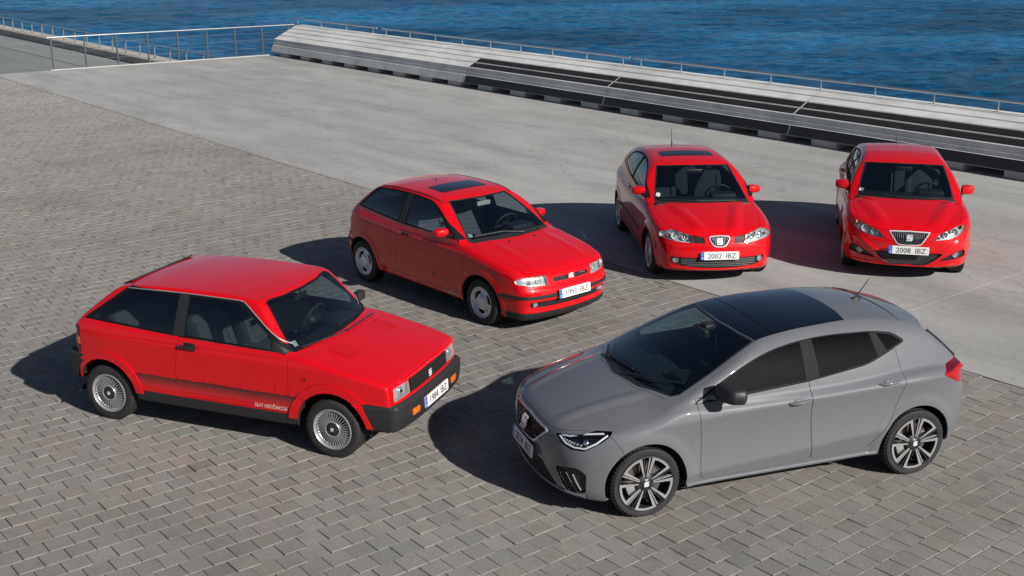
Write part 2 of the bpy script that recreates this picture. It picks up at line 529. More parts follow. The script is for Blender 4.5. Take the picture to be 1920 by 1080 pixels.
    def emit(s, name, mats, sel, parent, side='both', gap=0.0, rim=0.02, off=0.0, matfn=None, push=None):
        """make one object of the chosen triangles: side 'both' (mirrored and merged), 'l' (y>0) or 'r' (y<0)"""
        T = s.T[sel]
        if not len(T): return None
        ids, inv = np.unique(T, return_inverse=True); T = inv.reshape(-1, 3)
        P, N = s.P[ids].copy(), s.N[ids].copy()
        mid = P[:, 1] == 0.0
        N[mid, 1] = 0; N /= np.maximum(np.linalg.norm(N, axis=1, keepdims=True), 1e-9)
        flipy = np.array([1, -1, 1])
        if side == 'r': P, N, T = P * flipy, N * flipy, T[:, ::-1]
        elif side == 'both':
            n = len(P); mp = np.where(mid, np.arange(n), -1); cnt = n
            idx = np.arange(n); new = np.where(mid, idx, 0); k = 0
            nm = np.where(~mid)[0]; new[nm] = n + np.arange(len(nm))
            P2 = P[nm] * flipy; N2 = N[nm] * flipy
            T = np.concatenate([T, new[T][:, ::-1]]); P = np.concatenate([P, P2]); N = np.concatenate([N, N2])
        E = {}
        for a, b, c in T.tolist():
            for p, q, o in ((a, b, c), (b, c, a), (c, a, b)):
                k = (p, q) if p < q else (q, p)
                if k in E: E[k] = None
                else: E[k] = (p, q, o)
        be = [e for e in E.values() if e is not None]
        if gap:
            acc = np.zeros_like(P)
            for p, q, o in be:
                d = P[q] - P[p]; w = P[o] - P[p]; L = np.dot(d, d)
                if L < 1e-14: continue
                i = w - d * (np.dot(w, d) / L); ln = np.linalg.norm(i)
                if ln < 1e-9: continue
                i /= ln; acc[p] += i; acc[q] += i
            ln = np.linalg.norm(acc, axis=1); m = ln > .3
            P[m] += acc[m] / ln[m][:, None] * gap
        if off: P = P + N * off
        if push is not None: P = P + np.asarray(push) * (np.where(P[:, 1:2] < 0, flipy, 1) if side != 'both' else 1)
        V = P.tolist(); F = T.tolist(); nF = len(F)
        NV = N.tolist()
        if rim:
            mp = {}
            def low(i):
                if i not in mp:
                    mp[i] = len(V); V.append((P[i] - N[i] * rim).tolist())
                return mp[i]
            for p, q, o in be:
                F.append([q, p, low(p), low(q)])
        me = bpy.data.meshes.new(name)
        me.from_pydata(V, [], F)
        for m_ in (mats if isinstance(mats, (list, tuple)) else [mats]): me.materials.append(m_)
        me.shade_smooth()
        ln = []
        for t in F[:nF]: ln += [NV[t[0]], NV[t[1]], NV[t[2]]]
        for q in F[nF:]:
            a, b, c = (np.array(V[i]) for i in q[:3]); w = np.cross(b - a, c - a); L = np.linalg.norm(w)
            w = (w / L).tolist() if L > 1e-12 else [0, 0, 1]
            ln += [w] * len(q)
        me.normals_split_custom_set(ln)
        if matfn is not None:
            me.polygons.foreach_set('material_index', matfn(np.array(V), F))
        me.update()
        return link(name, me, parent)
    def make(s, parent, body_mat, under_mat, body_rim=0.012, dark=None):
        """emit body and every region; returns {region name: [objects]}"""
        out = {}
        Nz = s.N[s.T].mean(1)[:, 2]; Pz = s.P[s.T].mean(1)[:, 2]
        base = s.lab == -1
        ub = base & (Nz < -.93) & (Pz < .45)
        if dark is not None: ub |= base & dark(s.P[s.T].mean(1))
        out['body'] = [s.emit('body', body_mat, base & ~ub, parent, 'both', gap=0.0012, rim=body_rim)]
        out['underbody'] = [s.emit('underbody', under_mat, ub, out['body'][0], 'both', rim=0)]
        for k, r in enumerate(s.regs):
            if r['m'] is None: continue
            sel = s.lab == k
            if not sel.any(): continue
            kw = dict(gap=r.get('gap', 0.0), rim=r.get('rim', .015), off=r.get('off', 0.0), matfn=r.get('matfn'), push=r.get('push'))
            par = r.get('par'); 
            for sd in (('both',) if r.get('centre') else ('l', 'r')):
                pp = parent
                if par:
                    c = out[par]; pp = c[0] if len(c) == 1 else (c[0] if sd == 'l' else c[1])
                o = s.emit(r['n'], r['m'], sel, pp, sd, **kw)
                out.setdefault(r.get('key', r['n']), []).append(o)
        return out
    def frame(s, proj, a, b, side=1, up=(0, 0, 1), lift=0.0):
        """placement matrix on the skin: local z = normal, local y about 'up' (side = -1 for y<0)"""
        p = s.at(proj, [(a, b)]); n = s.norm(p)[0]; p = p[0]
        p = Vector((p[0], p[1] * side, p[2])); n = Vector((n[0], n[1] * side, n[2]))
        u = Vector(up); u = (u - n * u.dot(n)).normalized(); x = u.cross(n)
        return frame_M(p + n * lift, x, n)

# ------------------------------------------------------------------ lettering
def text_mesh(txt, size, sx=1.0, ext=0.0, bold=0.0, align='LEFT', shear=0.0):
    cu = bpy.data.curves.new('lettering', 'FONT'); cu.body = txt; cu.size = size
    cu.extrude = ext; cu.offset = bold; cu.align_x = align; cu.resolution_u = 3; cu.shear = shear
    o = bpy.data.objects.new('lettering', cu); COL.objects.link(o)
    dg = bpy.context.evaluated_depsgraph_get()
    me = bpy.data.meshes.new_from_object(o.evaluated_get(dg))
    bpy.data.objects.remove(o, do_unlink=True)
    for v in me.vertices: v.co.x *= sx
    return me

def text_on(name, txt, size, Mx, mat, parent, sx=1.0, ext=0.0006, bold=0.0, align='LEFT', shear=0.0, shell=None, side=1):
    me = text_mesh(txt, size, sx, ext, bold, align, shear)
    me.materials.clear(); me.materials.append(mat)
    for v in me.vertices: v.co = Mx @ v.co
    if shell is not None:       # wrap onto the side of the car
        A = [(v.co.x, v.co.z) for v in me.vertices]
        P = shell.at('s', A); Nn = shell.norm(P)
        for v, p, n in zip(me.vertices, P, Nn):
            q = p + n * 0.0015
            v.co = (q[0], q[1] * side, q[2])
    me.update()
    return link(name, me, parent)

def historic_lettering(sh, parent, name, x, z, size):
    """SEAT HISTÓRICOS in white along the near side"""
    Tm = lambda a: Matrix(((1, 0, 0, a), (0, 0, 1, 0), (0, 1, 0, z), (0, 0, 0, 1)))
    wid = lambda t, sx: max(v.co.x for v in text_mesh(t, size, sx).vertices)
    text_on(name, 'SEAT', size, Tm(x), M['whiteink'], parent, sx=.86, bold=.0008, shell=sh, side=-1)
    x1 = x + wid('SEAT', .86) + size * .26
    text_on(name, 'HISTORICOS', size, Tm(x1), M['whiteink'], parent, sx=.86, bold=.0017, shell=sh, side=-1)
    a, b = wid('HIST', .86), wid('HISTO', .86)
    c = x1 + (a + b) / 2
    P = sh.at('s', [(c - size * .05, z + size * .78), (c + size * .10, z + size * .93)])
    mb = MB(); mb.tube([(p[0], -(p[1] + .002), p[2]) for p in P], size * .055, 6); mb.build('accent', M['whiteink'], parent)

def emblem(name, Mx, w, mat, parent, dark=None):
    """square badge: the S cut from two sheared bars"""
    mb = MB(); h = w / 2
    up = [(-h, -.02 * w), (-h, .30 * w), (-.30 * w, h), (h, h), (h, .30 * w), (-.12 * w, .30 * w), (-.12 * w, .22 * w), (.30 * w, .22 * w), (h, .12 * w), (h, -.02 * w)]
    for sg in (1, -1):
        mb.prism([(x * sg, (y + .03 * w) * sg) for x, y in up], Mx, .004)
    return mb.build(name, mat, parent)

def plate(parent, Mx, digits):
    """number plate 0.52 x 0.11, local x right, y up, z out"""
    mb = MB(); mb.prism(rnd([(-.26, -.055), (.26, -.055), (.26, .055), (-.26, .055)], .012, 3), Mx, .008)
    p = mb.build('number_plate', M['white'], parent)
    T = Mx @ Matrix.Translation((0, 0, .0082))
    b = MB(); b.prism(rnd([(-.26, -.055), (-.215, -.055), (-.215, .055), (-.26, .055)], [.012, 0, 0, .012], 3), T, .0012)
    b.build('country_band', M['blue'], p)
    a, b = digits.split()
    text_on('plate_digits', a, .098, T @ Matrix.Translation((-.168, -.036, .0012)), M['ink'], p, sx=1.0, ext=.0008, bold=-.0004)
    text_on('plate_letters', b, .098, T @ Matrix.Translation((.078, -.036, .0012)), M['ink'], p, sx=1.0, ext=.0008, bold=-.0004)
    text_on('country_letter', 'E', .036, T @ Matrix.Translation((-.2375, -.043, .002)), M['white'], p, align='CENTER', bold=.0008)
    st = MB()
    for i in range(12):
        a = 2 * math.pi * i / 12
        c = (-.2375 + .0145 * math.cos(a), .022 + .0145 * math.sin(a))
        st.prism([(c[0] + (.0032 if j % 2 == 0 else .0014) * math.sin(math.pi * j / 5), c[1] + (.0032 if j % 2 == 0 else .0014) * math.cos(math.pi * j / 5)) for j in range(9, -1, -1)], T @ Matrix.Translation((0, 0, .0012)), .0006)
    st.build('star_ring', simple('plate_yellow', (.7, .5, .02), .5) if 'yel' not in M else M['yel'], p)
    return p

# ------------------------------------------------------------------ shared car pieces
def side_M(x, z, y, side):
    """wheel frame: local z points out of the car"""
    return Matrix(((1 * side * -1, 0, 0, x), (0, 0, side, y * side), (0, 1, 0, z), (0, 0, 0, 1))) if side > 0 else \
           Matrix(((1, 0, 0, x), (0, 0, side, y * side), (0, 1, 0, z), (0, 0, 0, 1)))

def tyre_mesh(mb, Mx, R, r, w, n=72):
    """outer face at local z = 0, inner at -w"""
    b = .018
    prof = [(r, -.012), (r + .006, -.001), (r + (R - r) * .35, .004), (r + (R - r) * .72, .002), (R - b * .9, -.004), (R - b * .3, -.012), (R - .002, -.024)]
    z = -.03; tread = w - .06
    for g in range(4):
        z0 = -.03 - tread * (g + .5) / 4
        prof += [(R, z0 + .0065), (R - .007, z0 + .0055), (R - .007, z0 - .0055), (R, z0 - .0065)]
    prof += [(R - .002, -w + .024), (R - b, -w + .006), (r + .01, -w), (r, -w + .012)]
    mb.lathe(prof, Mx, n)
    # tread blocks: shallow cross sipes
    for k in range(56):
        a = 2 * math.pi * k / 56
        for side in (-1, 1):
            c, s_ = math.cos(a), math.sin(a)
            zc = -w / 2 + side * (w / 2 - .028)
            Q = Mx @ Matrix(((-s_, c, 0, R * c), (c, s_, 0, R * s_), (0, 0, 1, zc), (0, 0, 0, 1)))
            mb.box((0, 0, 0), (.012, .006, .022), None)
            for i in range(len(mb.v) - 8, len(mb.v)): mb.v[i] = tuple(Q @ Vector(mb.v[i]))

def wheel(car, x, side, y, R, r, w, rim_fn, steer=0.0):
    """hub (part) > tyre, rim and whatever the rim builder adds"""
    Mx = side_M(x, R - .004, y, side)
    if steer: Mx = Mx @ Matrix.Rotation(steer, 4, 'Y')
    mb = MB(); mb.lathe([(0.001, -.10), (r * .93, -.10), (r * .99, -.06), (r * .99, -w + .02), (0.001, -w + .02)], Mx, 40)
    hub = mb.build('wheel', M['under'], car, 30)
    d = MB(); d.lathe([(.05, -.075), (r * .70, -.075), (r * .70, -.09), (.05, -.09)], Mx, 40, closed=True); d.build('brake_disc', M['disc'], hub, 30)
    t = MB(); tyre_mesh(t, Mx, R, r, w); t.build('tyre', M['tyre'], hub, 35)
    rim_fn(hub, Mx, r)
    return hub

def polar(mb, Mx, r0, r1, nr, nt, hfn, hole=None, mi=0, thick=.02):
    """relief disc: height hfn(r, th); faces where hole(r, th) are left out, with walls"""
    g = {}
    vs, fs = [], []
    for i in range(nr + 1):
        for j in range(nt):
            r = r0 + (r1 - r0) * i / nr; t = 2 * math.pi * j / nt
            vs.append(Mx @ Vector((r * math.cos(t), r * math.sin(t), hfn(r, t))))
    def solid(i, j):
        if i < 0 or i >= nr: return False
        r = r0 + (r1 - r0) * (i + .5) / nr; t = 2 * math.pi * (j % nt + .5) / nt
        return hole is None or not hole(r, t)
    n0 = len(vs)
    vs += [v - (Mx.to_3x3() @ Vector((0, 0, 1))) * thick for v in vs]
    V = lambda i, j, b=0: i * nt + j % nt + b * n0
    for i in range(nr):
        for j in range(nt):
            if not solid(i, j): continue
            fs.append((V(i, j), V(i + 1, j), V(i + 1, j + 1), V(i, j + 1)))
            if hole is not None:
                if not solid(i, j - 1): fs.append((V(i, j), V(i + 1, j), V(i + 1, j, 1), V(i, j, 1)))
                if not solid(i, j + 1): fs.append((V(i, j + 1), V(i + 1, j + 1), V(i + 1, j + 1, 1), V(i, j + 1, 1)))
                if not solid(i - 1, j) and i > 0: fs.append((V(i, j), V(i, j + 1), V(i, j + 1, 1), V(i, j, 1)))
                if not solid(i + 1, j) and i < nr - 1: fs.append((V(i + 1, j), V(i + 1, j + 1), V(i + 1, j + 1, 1), V(i + 1, j, 1)))
    used = sorted({k for f in fs for k in f}); mp = {k: i for i, k in enumerate(used)}
    mb.add([vs[k] for k in used], [tuple(mp[k] for k in f) for f in fs], mi)

def rim_lip(mb, Mx, r, mi=0, wid=.02, depth=.012):
    mb.lathe([(r + .006, -.006), (r + .004, .004), (r - .004, .006), (r - .008, .001), (r - wid, -depth), (r - wid - .004, -depth - .03), (r - wid - .006, -.09)], Mx, 64, mi)

def arch_liner(car, x, r, yo, yi, zc, sh):
    n = 28
    A = [rad(-8 + 196 * i / n) for i in range(n + 1)]
    S = sh.at('s', [(x + (r + .004) * math.cos(a), zc + (r + .004) * math.sin(a)) for a in A])
    for sd in (1, -1):
        mb = MB()
        vs, fs = [], []
        for a, p in zip(A, S):
            for y in (min(yo, max(yi, p[1] - .012)), yi): vs.append((x + (r + .012) * math.cos(a), y * sd, zc + (r + .012) * math.sin(a)))
        for i in range(n): fs.append((2 * i, 2 * i + 1, 2 * i + 3, 2 * i + 2))
        c = len(vs); vs.append((x, yi * sd, zc))
        for i in range(n): fs.append((2 * i + 1, 2 * i + 3, c))
        mb.add(vs, fs)
        mb.build('wheel_arch_liner', M['under'], car, 60)

def seat(car, x, y, zs, w=.50, mat='seat', h=.62, head=True, name='seat', lean=18):
    mb = MB()
    mb.box((x + .05, y, zs + .02), (.50, w, .18), Matrix.Rotation(rad(-5), 3, 'Y'), .06)
    Rm = Matrix.Rotation(rad(-lean), 3, 'Y')
    mb.box(Vector((x - .20, y, zs + .06)) + Rm @ Vector((0, 0, h / 2)), (.15, w, h), Rm, .06)
    for k in (-1, 1):
        mb.box(Vector((x - .165, y + k * w * .41, zs + .06)) + Rm @ Vector((0, 0, h * .48)), (.14, .09, h * .8), Rm, .04)
        mb.box((x + .06, y + k * w * .42, zs + .07), (.46, .09, .14), Matrix.Rotation(rad(-5), 3, 'Y'), .04)
    if head: mb.box(Vector((x - .21, y, zs + .06)) + Rm @ Vector((0, 0, h + .10)), (.11, w * .54, .17), Rm, .05)
    return mb.build(name, M[mat], car, 40)

def rear_bench(car, x, zs, w=1.24, mat='seat', h=.52):
    mb = MB(); mb.box((x + .1, 0, zs), (.5, w, .2), None, .06)
    Rm = Matrix.Rotation(rad(-22), 3, 'Y')
    for k in (-1, 1): mb.box(Vector((x - .16, k * w * .25, zs + .06)) + Rm @ Vector((0, 0, h / 2)), (.14, w * .49, h), Rm, .05)
    return mb.build('rear_seat', M[mat], car, 40)

def steering(car, x, y, z, r=.185, tilt=25):
    mb = MB(); Rm = Matrix.Rotation(rad(90 - tilt), 3, 'Y') 
    c = Vector((x, y, z)); ax = Vector((-math.cos(rad(tilt)), 0, math.sin(rad(tilt))))
    u = Vector((0, 1, 0)); v = ax.cross(u)
    mb.tube([c + (u * math.cos(2 * math.pi * i / 32) + v * math.sin(2 * math.pi * i / 32)) * r for i in range(32)], .015, 8, closed=True)
    for a in (0, 180, 270): mb.tube([c, c + (u * math.cos(rad(a)) + v * math.sin(rad(a))) * r], .016, 6)
    mb.sphere(c, (.05, .07, .06)); mb.tube([c, c - ax * .3], .03, 8)
    return mb.build('steering_wheel', M['dash'], car, 40)

def floorpan(car, x0, x1, w, z, mat='under'):
    mb = MB(); mb.box(((x0 + x1) / 2, 0, z), (x1 - x0, 2 * w, .03)); 
    return mb.build('cabin_floor', M[mat], car)

def dash(car, x0, x1, w, z, mat='dash', hood_y=-.35, drop=.35):
    mb = MB(); mb.box(((x0 + x1) / 2, 0, z - drop / 2), (x1 - x0, 2 * w, drop), None, .05)
    mb.box((x0 + .10, hood_y, z + .02), (.22, .36, .09), None, .035)
    return mb.build('dashboard', M[mat], car, 40)

def wiper(car, sh, pts, name='wiper', lift=.018):
    """pts: arm from pivot to blade end as (x,y) seen from above"""
    P = sh.at('t', [(p[0], abs(p[1])) for p in pts]); N_ = sh.norm(P)
    Q = [Vector((p[0], (p[1] if q[1] >= 0 else -p[1]), p[2])) + Vector((n[0], n[1] if q[1] >= 0 else -n[1], n[2])) * lift for p, n, q in zip(P, N_, pts)]
    mb = MB(); mb.tube(Q[:2], [.009, .006], 6)
    mb.tube(Q[1:], .0075, 6)
    return mb.build(name, M['black'], car, 40)

def door_mirror(car, x, y, z, side, d, mat, foot, foot_mat, name='door_mirror', taper=.2, sweep=.25):
    """rounded shell, flat glass at the back, on a foot that reaches the door (foot = point on the car)"""
    bm = bmesh.new(); bmesh.ops.create_cube(bm, size=1)
    bmesh.ops.subdivide_edges(bm, edges=bm.edges[:], cuts=5, use_grid_fill=True)
    vs = []
    for v in bm.verts:
        c = v.co * 2; n = c.normalized()
        q = c * .40 + n * .62
        px = q.x * (.55 if q.x > 0 else .22)
        vs.append((x + px * d[0] - sweep * q.y * d[0] * .5, (y + q.y * d[1] * .5) * side, z + q.z * d[2] * .5 * (1 - taper * q.y)))
    bm.verts.index_update(); fs = [[v.index for v in f.verts] for f in bm.faces]; bm.free()
    mb = MB(); mb.add(vs, fs); m = mb.build(name, mat, car, 60)
    fx, fy, fz = foot
    mb = MB(); mb.tube([(fx, (fy - .02) * side, fz), ((fx + x) / 2, ((fy + y) / 2 - .02) * side, (fz + z) / 2 - .015), (x, (y - d[1] * .15) * side, z - d[2] * .25)], [.030, .022, .026], 10)
    mb.build('mirror_foot', foot_mat, m, 60)
    mb = MB(); mb.prism(rnd([(-d[1] * .40, -d[2] * .36), (d[1] * .40, -d[2] * .30), (d[1] * .40, d[2] * .30), (-d[1] * .40, d[2] * .36)], .02, 3), frame_M((x - d[0] * .235, y * side, z), (0, 1, 0), (-1, 0, 0)), .004)
    mb.build('mirror_glass', M['chrome'], m)
    return m

def lamp_bowl(parent, sh, y, z, r, sd, depth=.03, mat='reflector', ring=True, name='lamp_bowl', proj='f'):
    """reflector bowl with a bulb cap sunk behind the lens"""
    p = sh.at(proj, [(y, z)])[0]
    c = (p[0] - depth, p[1] * sd, p[2])
    Mx = frame_M(c, (0, 1, 0), (1, .18 * sd, .10))
    mb = MB(); mb.lathe([(r * f_, -.045 * (1 - f_ * f_)) for f_ in (.12, .3, .5, .7, .85, 1.0)] + ([(r * 1.02, .006), (r * 1.08, .004), (r * 1.10, -.01)] if ring else []), Mx, 28)
    b = mb.build(name, M[mat], parent, 40)
    mb = MB(); mb.lathe([(.001, -.004), (r * .22, -.008), (r * .26, -.045)], Mx, 16); mb.build('bulb_cap', M['chrome'], b, 40)
    return b

def strip_on(sh, name, pts, proj, r, mat, parent, sides=(1, -1), lift=.002, n=8, mirror_join=False):
    """round moulding laid along a drawn line"""
    P = sh.at(proj, pts); Nn = sh.norm(P)
    Q = [(p + q * lift) for p, q in zip(P, Nn)]
    if mirror_join:
        L = [Vector((q[0], -q[1], q[2])) for q in Q[::-1]] + [Vector(q) for q in Q[1:]]
        mb = MB(); mb.tube(L, r, n); return [mb.build(name, mat, parent, 50)]
    out = []
    for sd in sides:
        mb = MB(); mb.tube([Vector((q[0], q[1] * sd, q[2])) for q in Q], r, n); out.append(mb.build(name, mat, parent, 50))
    return out
# ------------------------------------------------------------------ place: axes s (along the bench) and t (towards the sea)
PA = rad(-50.6)
E2 = Vector((math.cos(PA), math.sin(PA), 0)); E1 = Vector((-math.sin(PA), math.cos(PA), 0))
def ST(s, t, z=0.0): return Vector((E2.x * s + E1.x * t, E2.y * s + E1.y * t, z))
MST = Matrix(((E2.x, E1.x, 0, 0), (E2.y, E1.y, 0, 0), (0, 0, 1, 0), (0, 0, 0, 1)))
T_EDGE, T_BENCH, T_SEA, S_END, SEA_Z, QUAY_Z = 11.42, 21.54, 22.97, -40.75, -4.6, -1.0

def nodes(m): return m.node_tree.nodes, m.node_tree.links
def st_coords(nt, sx=1.0, sy=1.0, sz=1.0):
    g = nt.nodes.new('ShaderNodeNewGeometry'); mp = nt.nodes.new('ShaderNodeMapping'); mp.vector_type = 'TEXTURE'
    mp.inputs['Rotation'].default_value = (0, 0, PA)
    mp.inputs['Scale'].default_value = (1 / sx, 1 / sy, 1 / sz)
    nt.links.new(g.outputs['Position'], mp.inputs['Vector'])
    return mp.outputs[0]
def noise(nt, vec, scale, detail=4, rough=.55):
    n = nt.nodes.new('ShaderNodeTexNoise'); n.inputs['Scale'].default_value = scale; n.inputs['Detail'].default_value = detail; n.inputs['Roughness'].default_value = rough
    if vec is not None: nt.links.new(vec, n.inputs['Vector'])
    return n.outputs['Fac']
def ramp(nt, fac, stops):
    r = nt.nodes.new('ShaderNodeValToRGB')
    while len(r.color_ramp.elements) < len(stops): r.color_ramp.elements.new(.5)
    for e, (p, c) in zip(r.color_ramp.elements, stops):
        e.position = p; e.color = (*c, 1) if hasattr(c, '__len__') else (c, c, c, 1)
    nt.links.new(fac, r.inputs[0]); return r.outputs[0]
def mixc(nt, fac, a, b, mode='MIX'):
    x = nt.nodes.new('ShaderNodeMix'); x.data_type = 'RGBA'; x.blend_type = mode
    for sock, v in ((x.inputs[0], fac), (x.inputs[6], a), (x.inputs[7], b)):
        if hasattr(v, 'default_value') or hasattr(v, 'is_output'): nt.links.new(v, sock)
        else: sock.default_value = v if not hasattr(v, '__len__') else (*v, 1)
    return x.outputs[2]

def concrete(name, col, streak=(1, 1), amount=.16, scale=1.2, bump=.25, stain=.5, dark=.35, cracks=False):
    m, nt, b = new_mat(name)
    v = st_coords(nt, streak[0], streak[1], 1)
    a = noise(nt, v, scale, 6, .62); f_ = noise(nt, v, scale * 14, 4, .6); big = noise(nt, v, scale * .22, 3, .5)
    c0 = ramp(nt, a, [(.30, tuple(c * (1 - amount * 1.3) for c in col)), (.5, col), (.72, tuple(min(1, c * (1 + amount)) for c in col))])
    c1 = mixc(nt, .35, c0, ramp(nt, f_, [(.3, tuple(c * .72 for c in col)), (.7, tuple(min(1, c * 1.18) for c in col))]))
    c2 = mixc(nt, stain, c1, ramp(nt, big, [(.35, (1 - dark, 1 - dark, 1 - dark)), (.58, (1, 1, 1))]), 'MULTIPLY')
    if cracks:
        wv = nt.nodes.new('ShaderNodeMix'); wv.data_type = 'VECTOR'; wv.inputs[0].default_value = .12
        nc = nt.nodes.new('ShaderNodeTexNoise'); nc.inputs['Scale'].default_value = .9; nc.inputs['Detail'].default_value = 5; nt.links.new(v, nc.inputs['Vector'])
        nt.links.new(v, wv.inputs[4]); sc = nt.nodes.new('ShaderNodeVectorMath'); sc.operation = 'SCALE'; sc.inputs[3].default_value = 14; nt.links.new(nc.outputs['Color'], sc.inputs[0]); nt.links.new(sc.outputs[0], wv.inputs[5])
        vo = nt.nodes.new('ShaderNodeTexVoronoi'); vo.feature = 'DISTANCE_TO_EDGE'; vo.inputs['Scale'].default_value = .28; nt.links.new(wv.outputs[1], vo.inputs['Vector'])
        c2 = mixc(nt, .38, c2, ramp(nt, vo.outputs['Distance'], [(.0, (.35, .34, .33)), (.0045, (1, 1, 1))]), 'MULTIPLY')
        c2 = mixc(nt, .5, c2, ramp(nt, noise(nt, st_coords(nt, .12, 1.6), .8, 5, .7), [(.34, (.74, .73, .72)), (.5, (1, 1, 1)), (.7, (1.06, 1.06, 1.05))]), 'MULTIPLY')
    nt.links.new(c2, b.inputs['Base Color']); b.inputs['Roughness'].default_value = .88; b.inputs['Specular IOR Level'].default_value = .3
    bp = nt.nodes.new('ShaderNodeBump'); bp.inputs['Strength'].default_value = bump; bp.inputs['Distance'].default_value = .01
    nt.links.new(f_, bp.inputs['Height']); nt.links.new(bp.outputs[0], b.inputs['Normal'])
    return m

def paver_mat():
    m, nt, b = new_mat('paver_stone')
    at = nt.nodes.new('ShaderNodeAttribute'); at.attribute_name = 'tint'
    v = st_coords(nt)
    fine = noise(nt, v, 60, 4, .65); mid = noise(nt, v, 7, 4, .6); big = noise(nt, v, .33, 4, .55); red = noise(nt, v, .8, 2, .5)
    base = mixc(nt, 1.0, at.outputs['Color'], ramp(nt, fine, [(.25, .72), (.55, 1.0), (.8, 1.16)]), 'MULTIPLY')
    base = mixc(nt, .7, base, ramp(nt, mid, [(.28, .84), (.5, 1.0), (.75, 1.07)]), 'MULTIPLY')
    base = mixc(nt, .75, base, ramp(nt, big, [(.30, .80), (.48, 1.0), (.7, 1.08)]), 'MULTIPLY')
    spot = noise(nt, v, 1.9, 5, .6); sp2 = noise(nt, st_coords(nt, 1.0, .25), .55, 5, .65)
    base = mixc(nt, .55, base, ramp(nt, spot, [(.60, (1, 1, 1)), (.74, (.62, .60, .58))]), 'MULTIPLY')
    base = mixc(nt, .35, base, ramp(nt, sp2, [(.36, (.72, .70, .68)), (.50, (1, 1, 1))]), 'MULTIPLY')
    base = mixc(nt, .6, base, ramp(nt, red, [(.42, (1, 1, 1)), (.68, (1.03, .97, .955))]), 'MULTIPLY')
    nt.links.new(base, b.inputs['Base Color']); b.inputs['Roughness'].default_value = .8; b.inputs['Specular IOR Level'].default_value = .35
    bp = nt.nodes.new('ShaderNodeBump'); bp.inputs['Strength'].default_value = .35; bp.inputs['Distance'].default_value = .004
    nt.links.new(fine, bp.inputs['Height']); nt.links.new(bp.outputs[0], b.inputs['Normal'])
    return m
M['paver'] = paver_mat()
PW = 0.197

def bed_mat():
    """joint filling: dark open joints, pale mortar in patches along the rows"""
    m, nt, b = new_mat('joint_bed')
    v = st_coords(nt)
    sp = nt.nodes.new('ShaderNodeSeparateXYZ'); nt.links.new(v, sp.inputs[0])
    q = nt.nodes.new('ShaderNodeMath'); q.operation = 'DIVIDE'; q.inputs[1].default_value = PW; nt.links.new(sp.outputs['X'], q.inputs[0])
    fr = nt.nodes.new('ShaderNodeMath'); fr.operation = 'FRACT'; nt.links.new(q.outputs[0], fr.inputs[0])
    pp = nt.nodes.new('ShaderNodeMath'); pp.operation = 'PINGPONG'; pp.inputs[1].default_value = .5; nt.links.new(fr.outputs[0], pp.inputs[0])
    row = nt.nodes.new('ShaderNodeMath'); row.operation = 'LESS_THAN'; row.inputs[1].default_value = .025; nt.links.new(pp.outputs[0], row.inputs[0])
    patch = ramp(nt, noise(nt, v, 1.1, 3, .6), [(.42, 0.0), (.60, 1.0)])
    ml = nt.nodes.new('ShaderNodeMath'); ml.operation = 'MULTIPLY'; nt.links.new(row.outputs[0], ml.inputs[0]); nt.links.new(patch, ml.inputs[1])
    c = mixc(nt, ml.outputs[0], (.070, .066, .060), (.30, .29, .27))
    nt.links.new(c, b.inputs['Base Color']); b.inputs['Roughness'].default_value = .95
    return m
M['bed'] = bed_mat()
M['slab'] = concrete('slab_concrete', (.375, .372, .358), (.55, 1.3), .2, .9, .25, .6, .25, True)
M['bench'] = concrete('bench_concrete', (.68, .68, .655), (1.0, 2.2), .2, 1.6, .35, .6, .28)
M['kerb'] = concrete('kerb_concrete', (.44, .42, .38), (1, 1), .15, 2, .3, .4)
M['quay'] = concrete('quay_concrete', (.25, .265, .26), (.35, 1.5), .15, .8, .2, .7, .3)
M['block'] = concrete('block_concrete', (.44, .44, .42), (1, 1), .18, 4, .4, .5)
M['steel'] = simple('rail_steel', (.62, .64, .65), .28, .85)
M['post'] = simple('post_steel', (.16, .17, .165), .45, .5)
M['darkstrip'] = simple('dark_timber', (.018, .015, .014), .55, bump=.2, bscale=40, var=.4)
M['darklip'] = simple('dark_lip_panel', (.022, .022, .025), .55, bump=.15, bscale=60, var=.3)
M['sealant'] = simple('joint_sealant', (.07, .07, .065), .9)

def quad_sheet(name, pts, z, mat, kind='structure', parent=None):
    me = bpy.data.meshes.new(name); me.from_pydata([tuple(ST(s, t, z)) for s, t in pts], [], [tuple(range(len(pts)))]); me.materials.append(mat)
    o = link(name, me, parent)
    if kind: o['kind'] = kind
    return o

# ---- pavement of square setts in running bond
def seen(P, mu=900, mv=420):
    d = Vector(P) - cam.matrix_world.translation
    z = d.dot(_fw)
    if z < .5: return False
    u = 960 + FPX * d.dot(_r) / z; v = 540 - FPX * d.dot(_u) / z
    return -mu < u < 1920 + mu and -mv < v < 1080 + mv

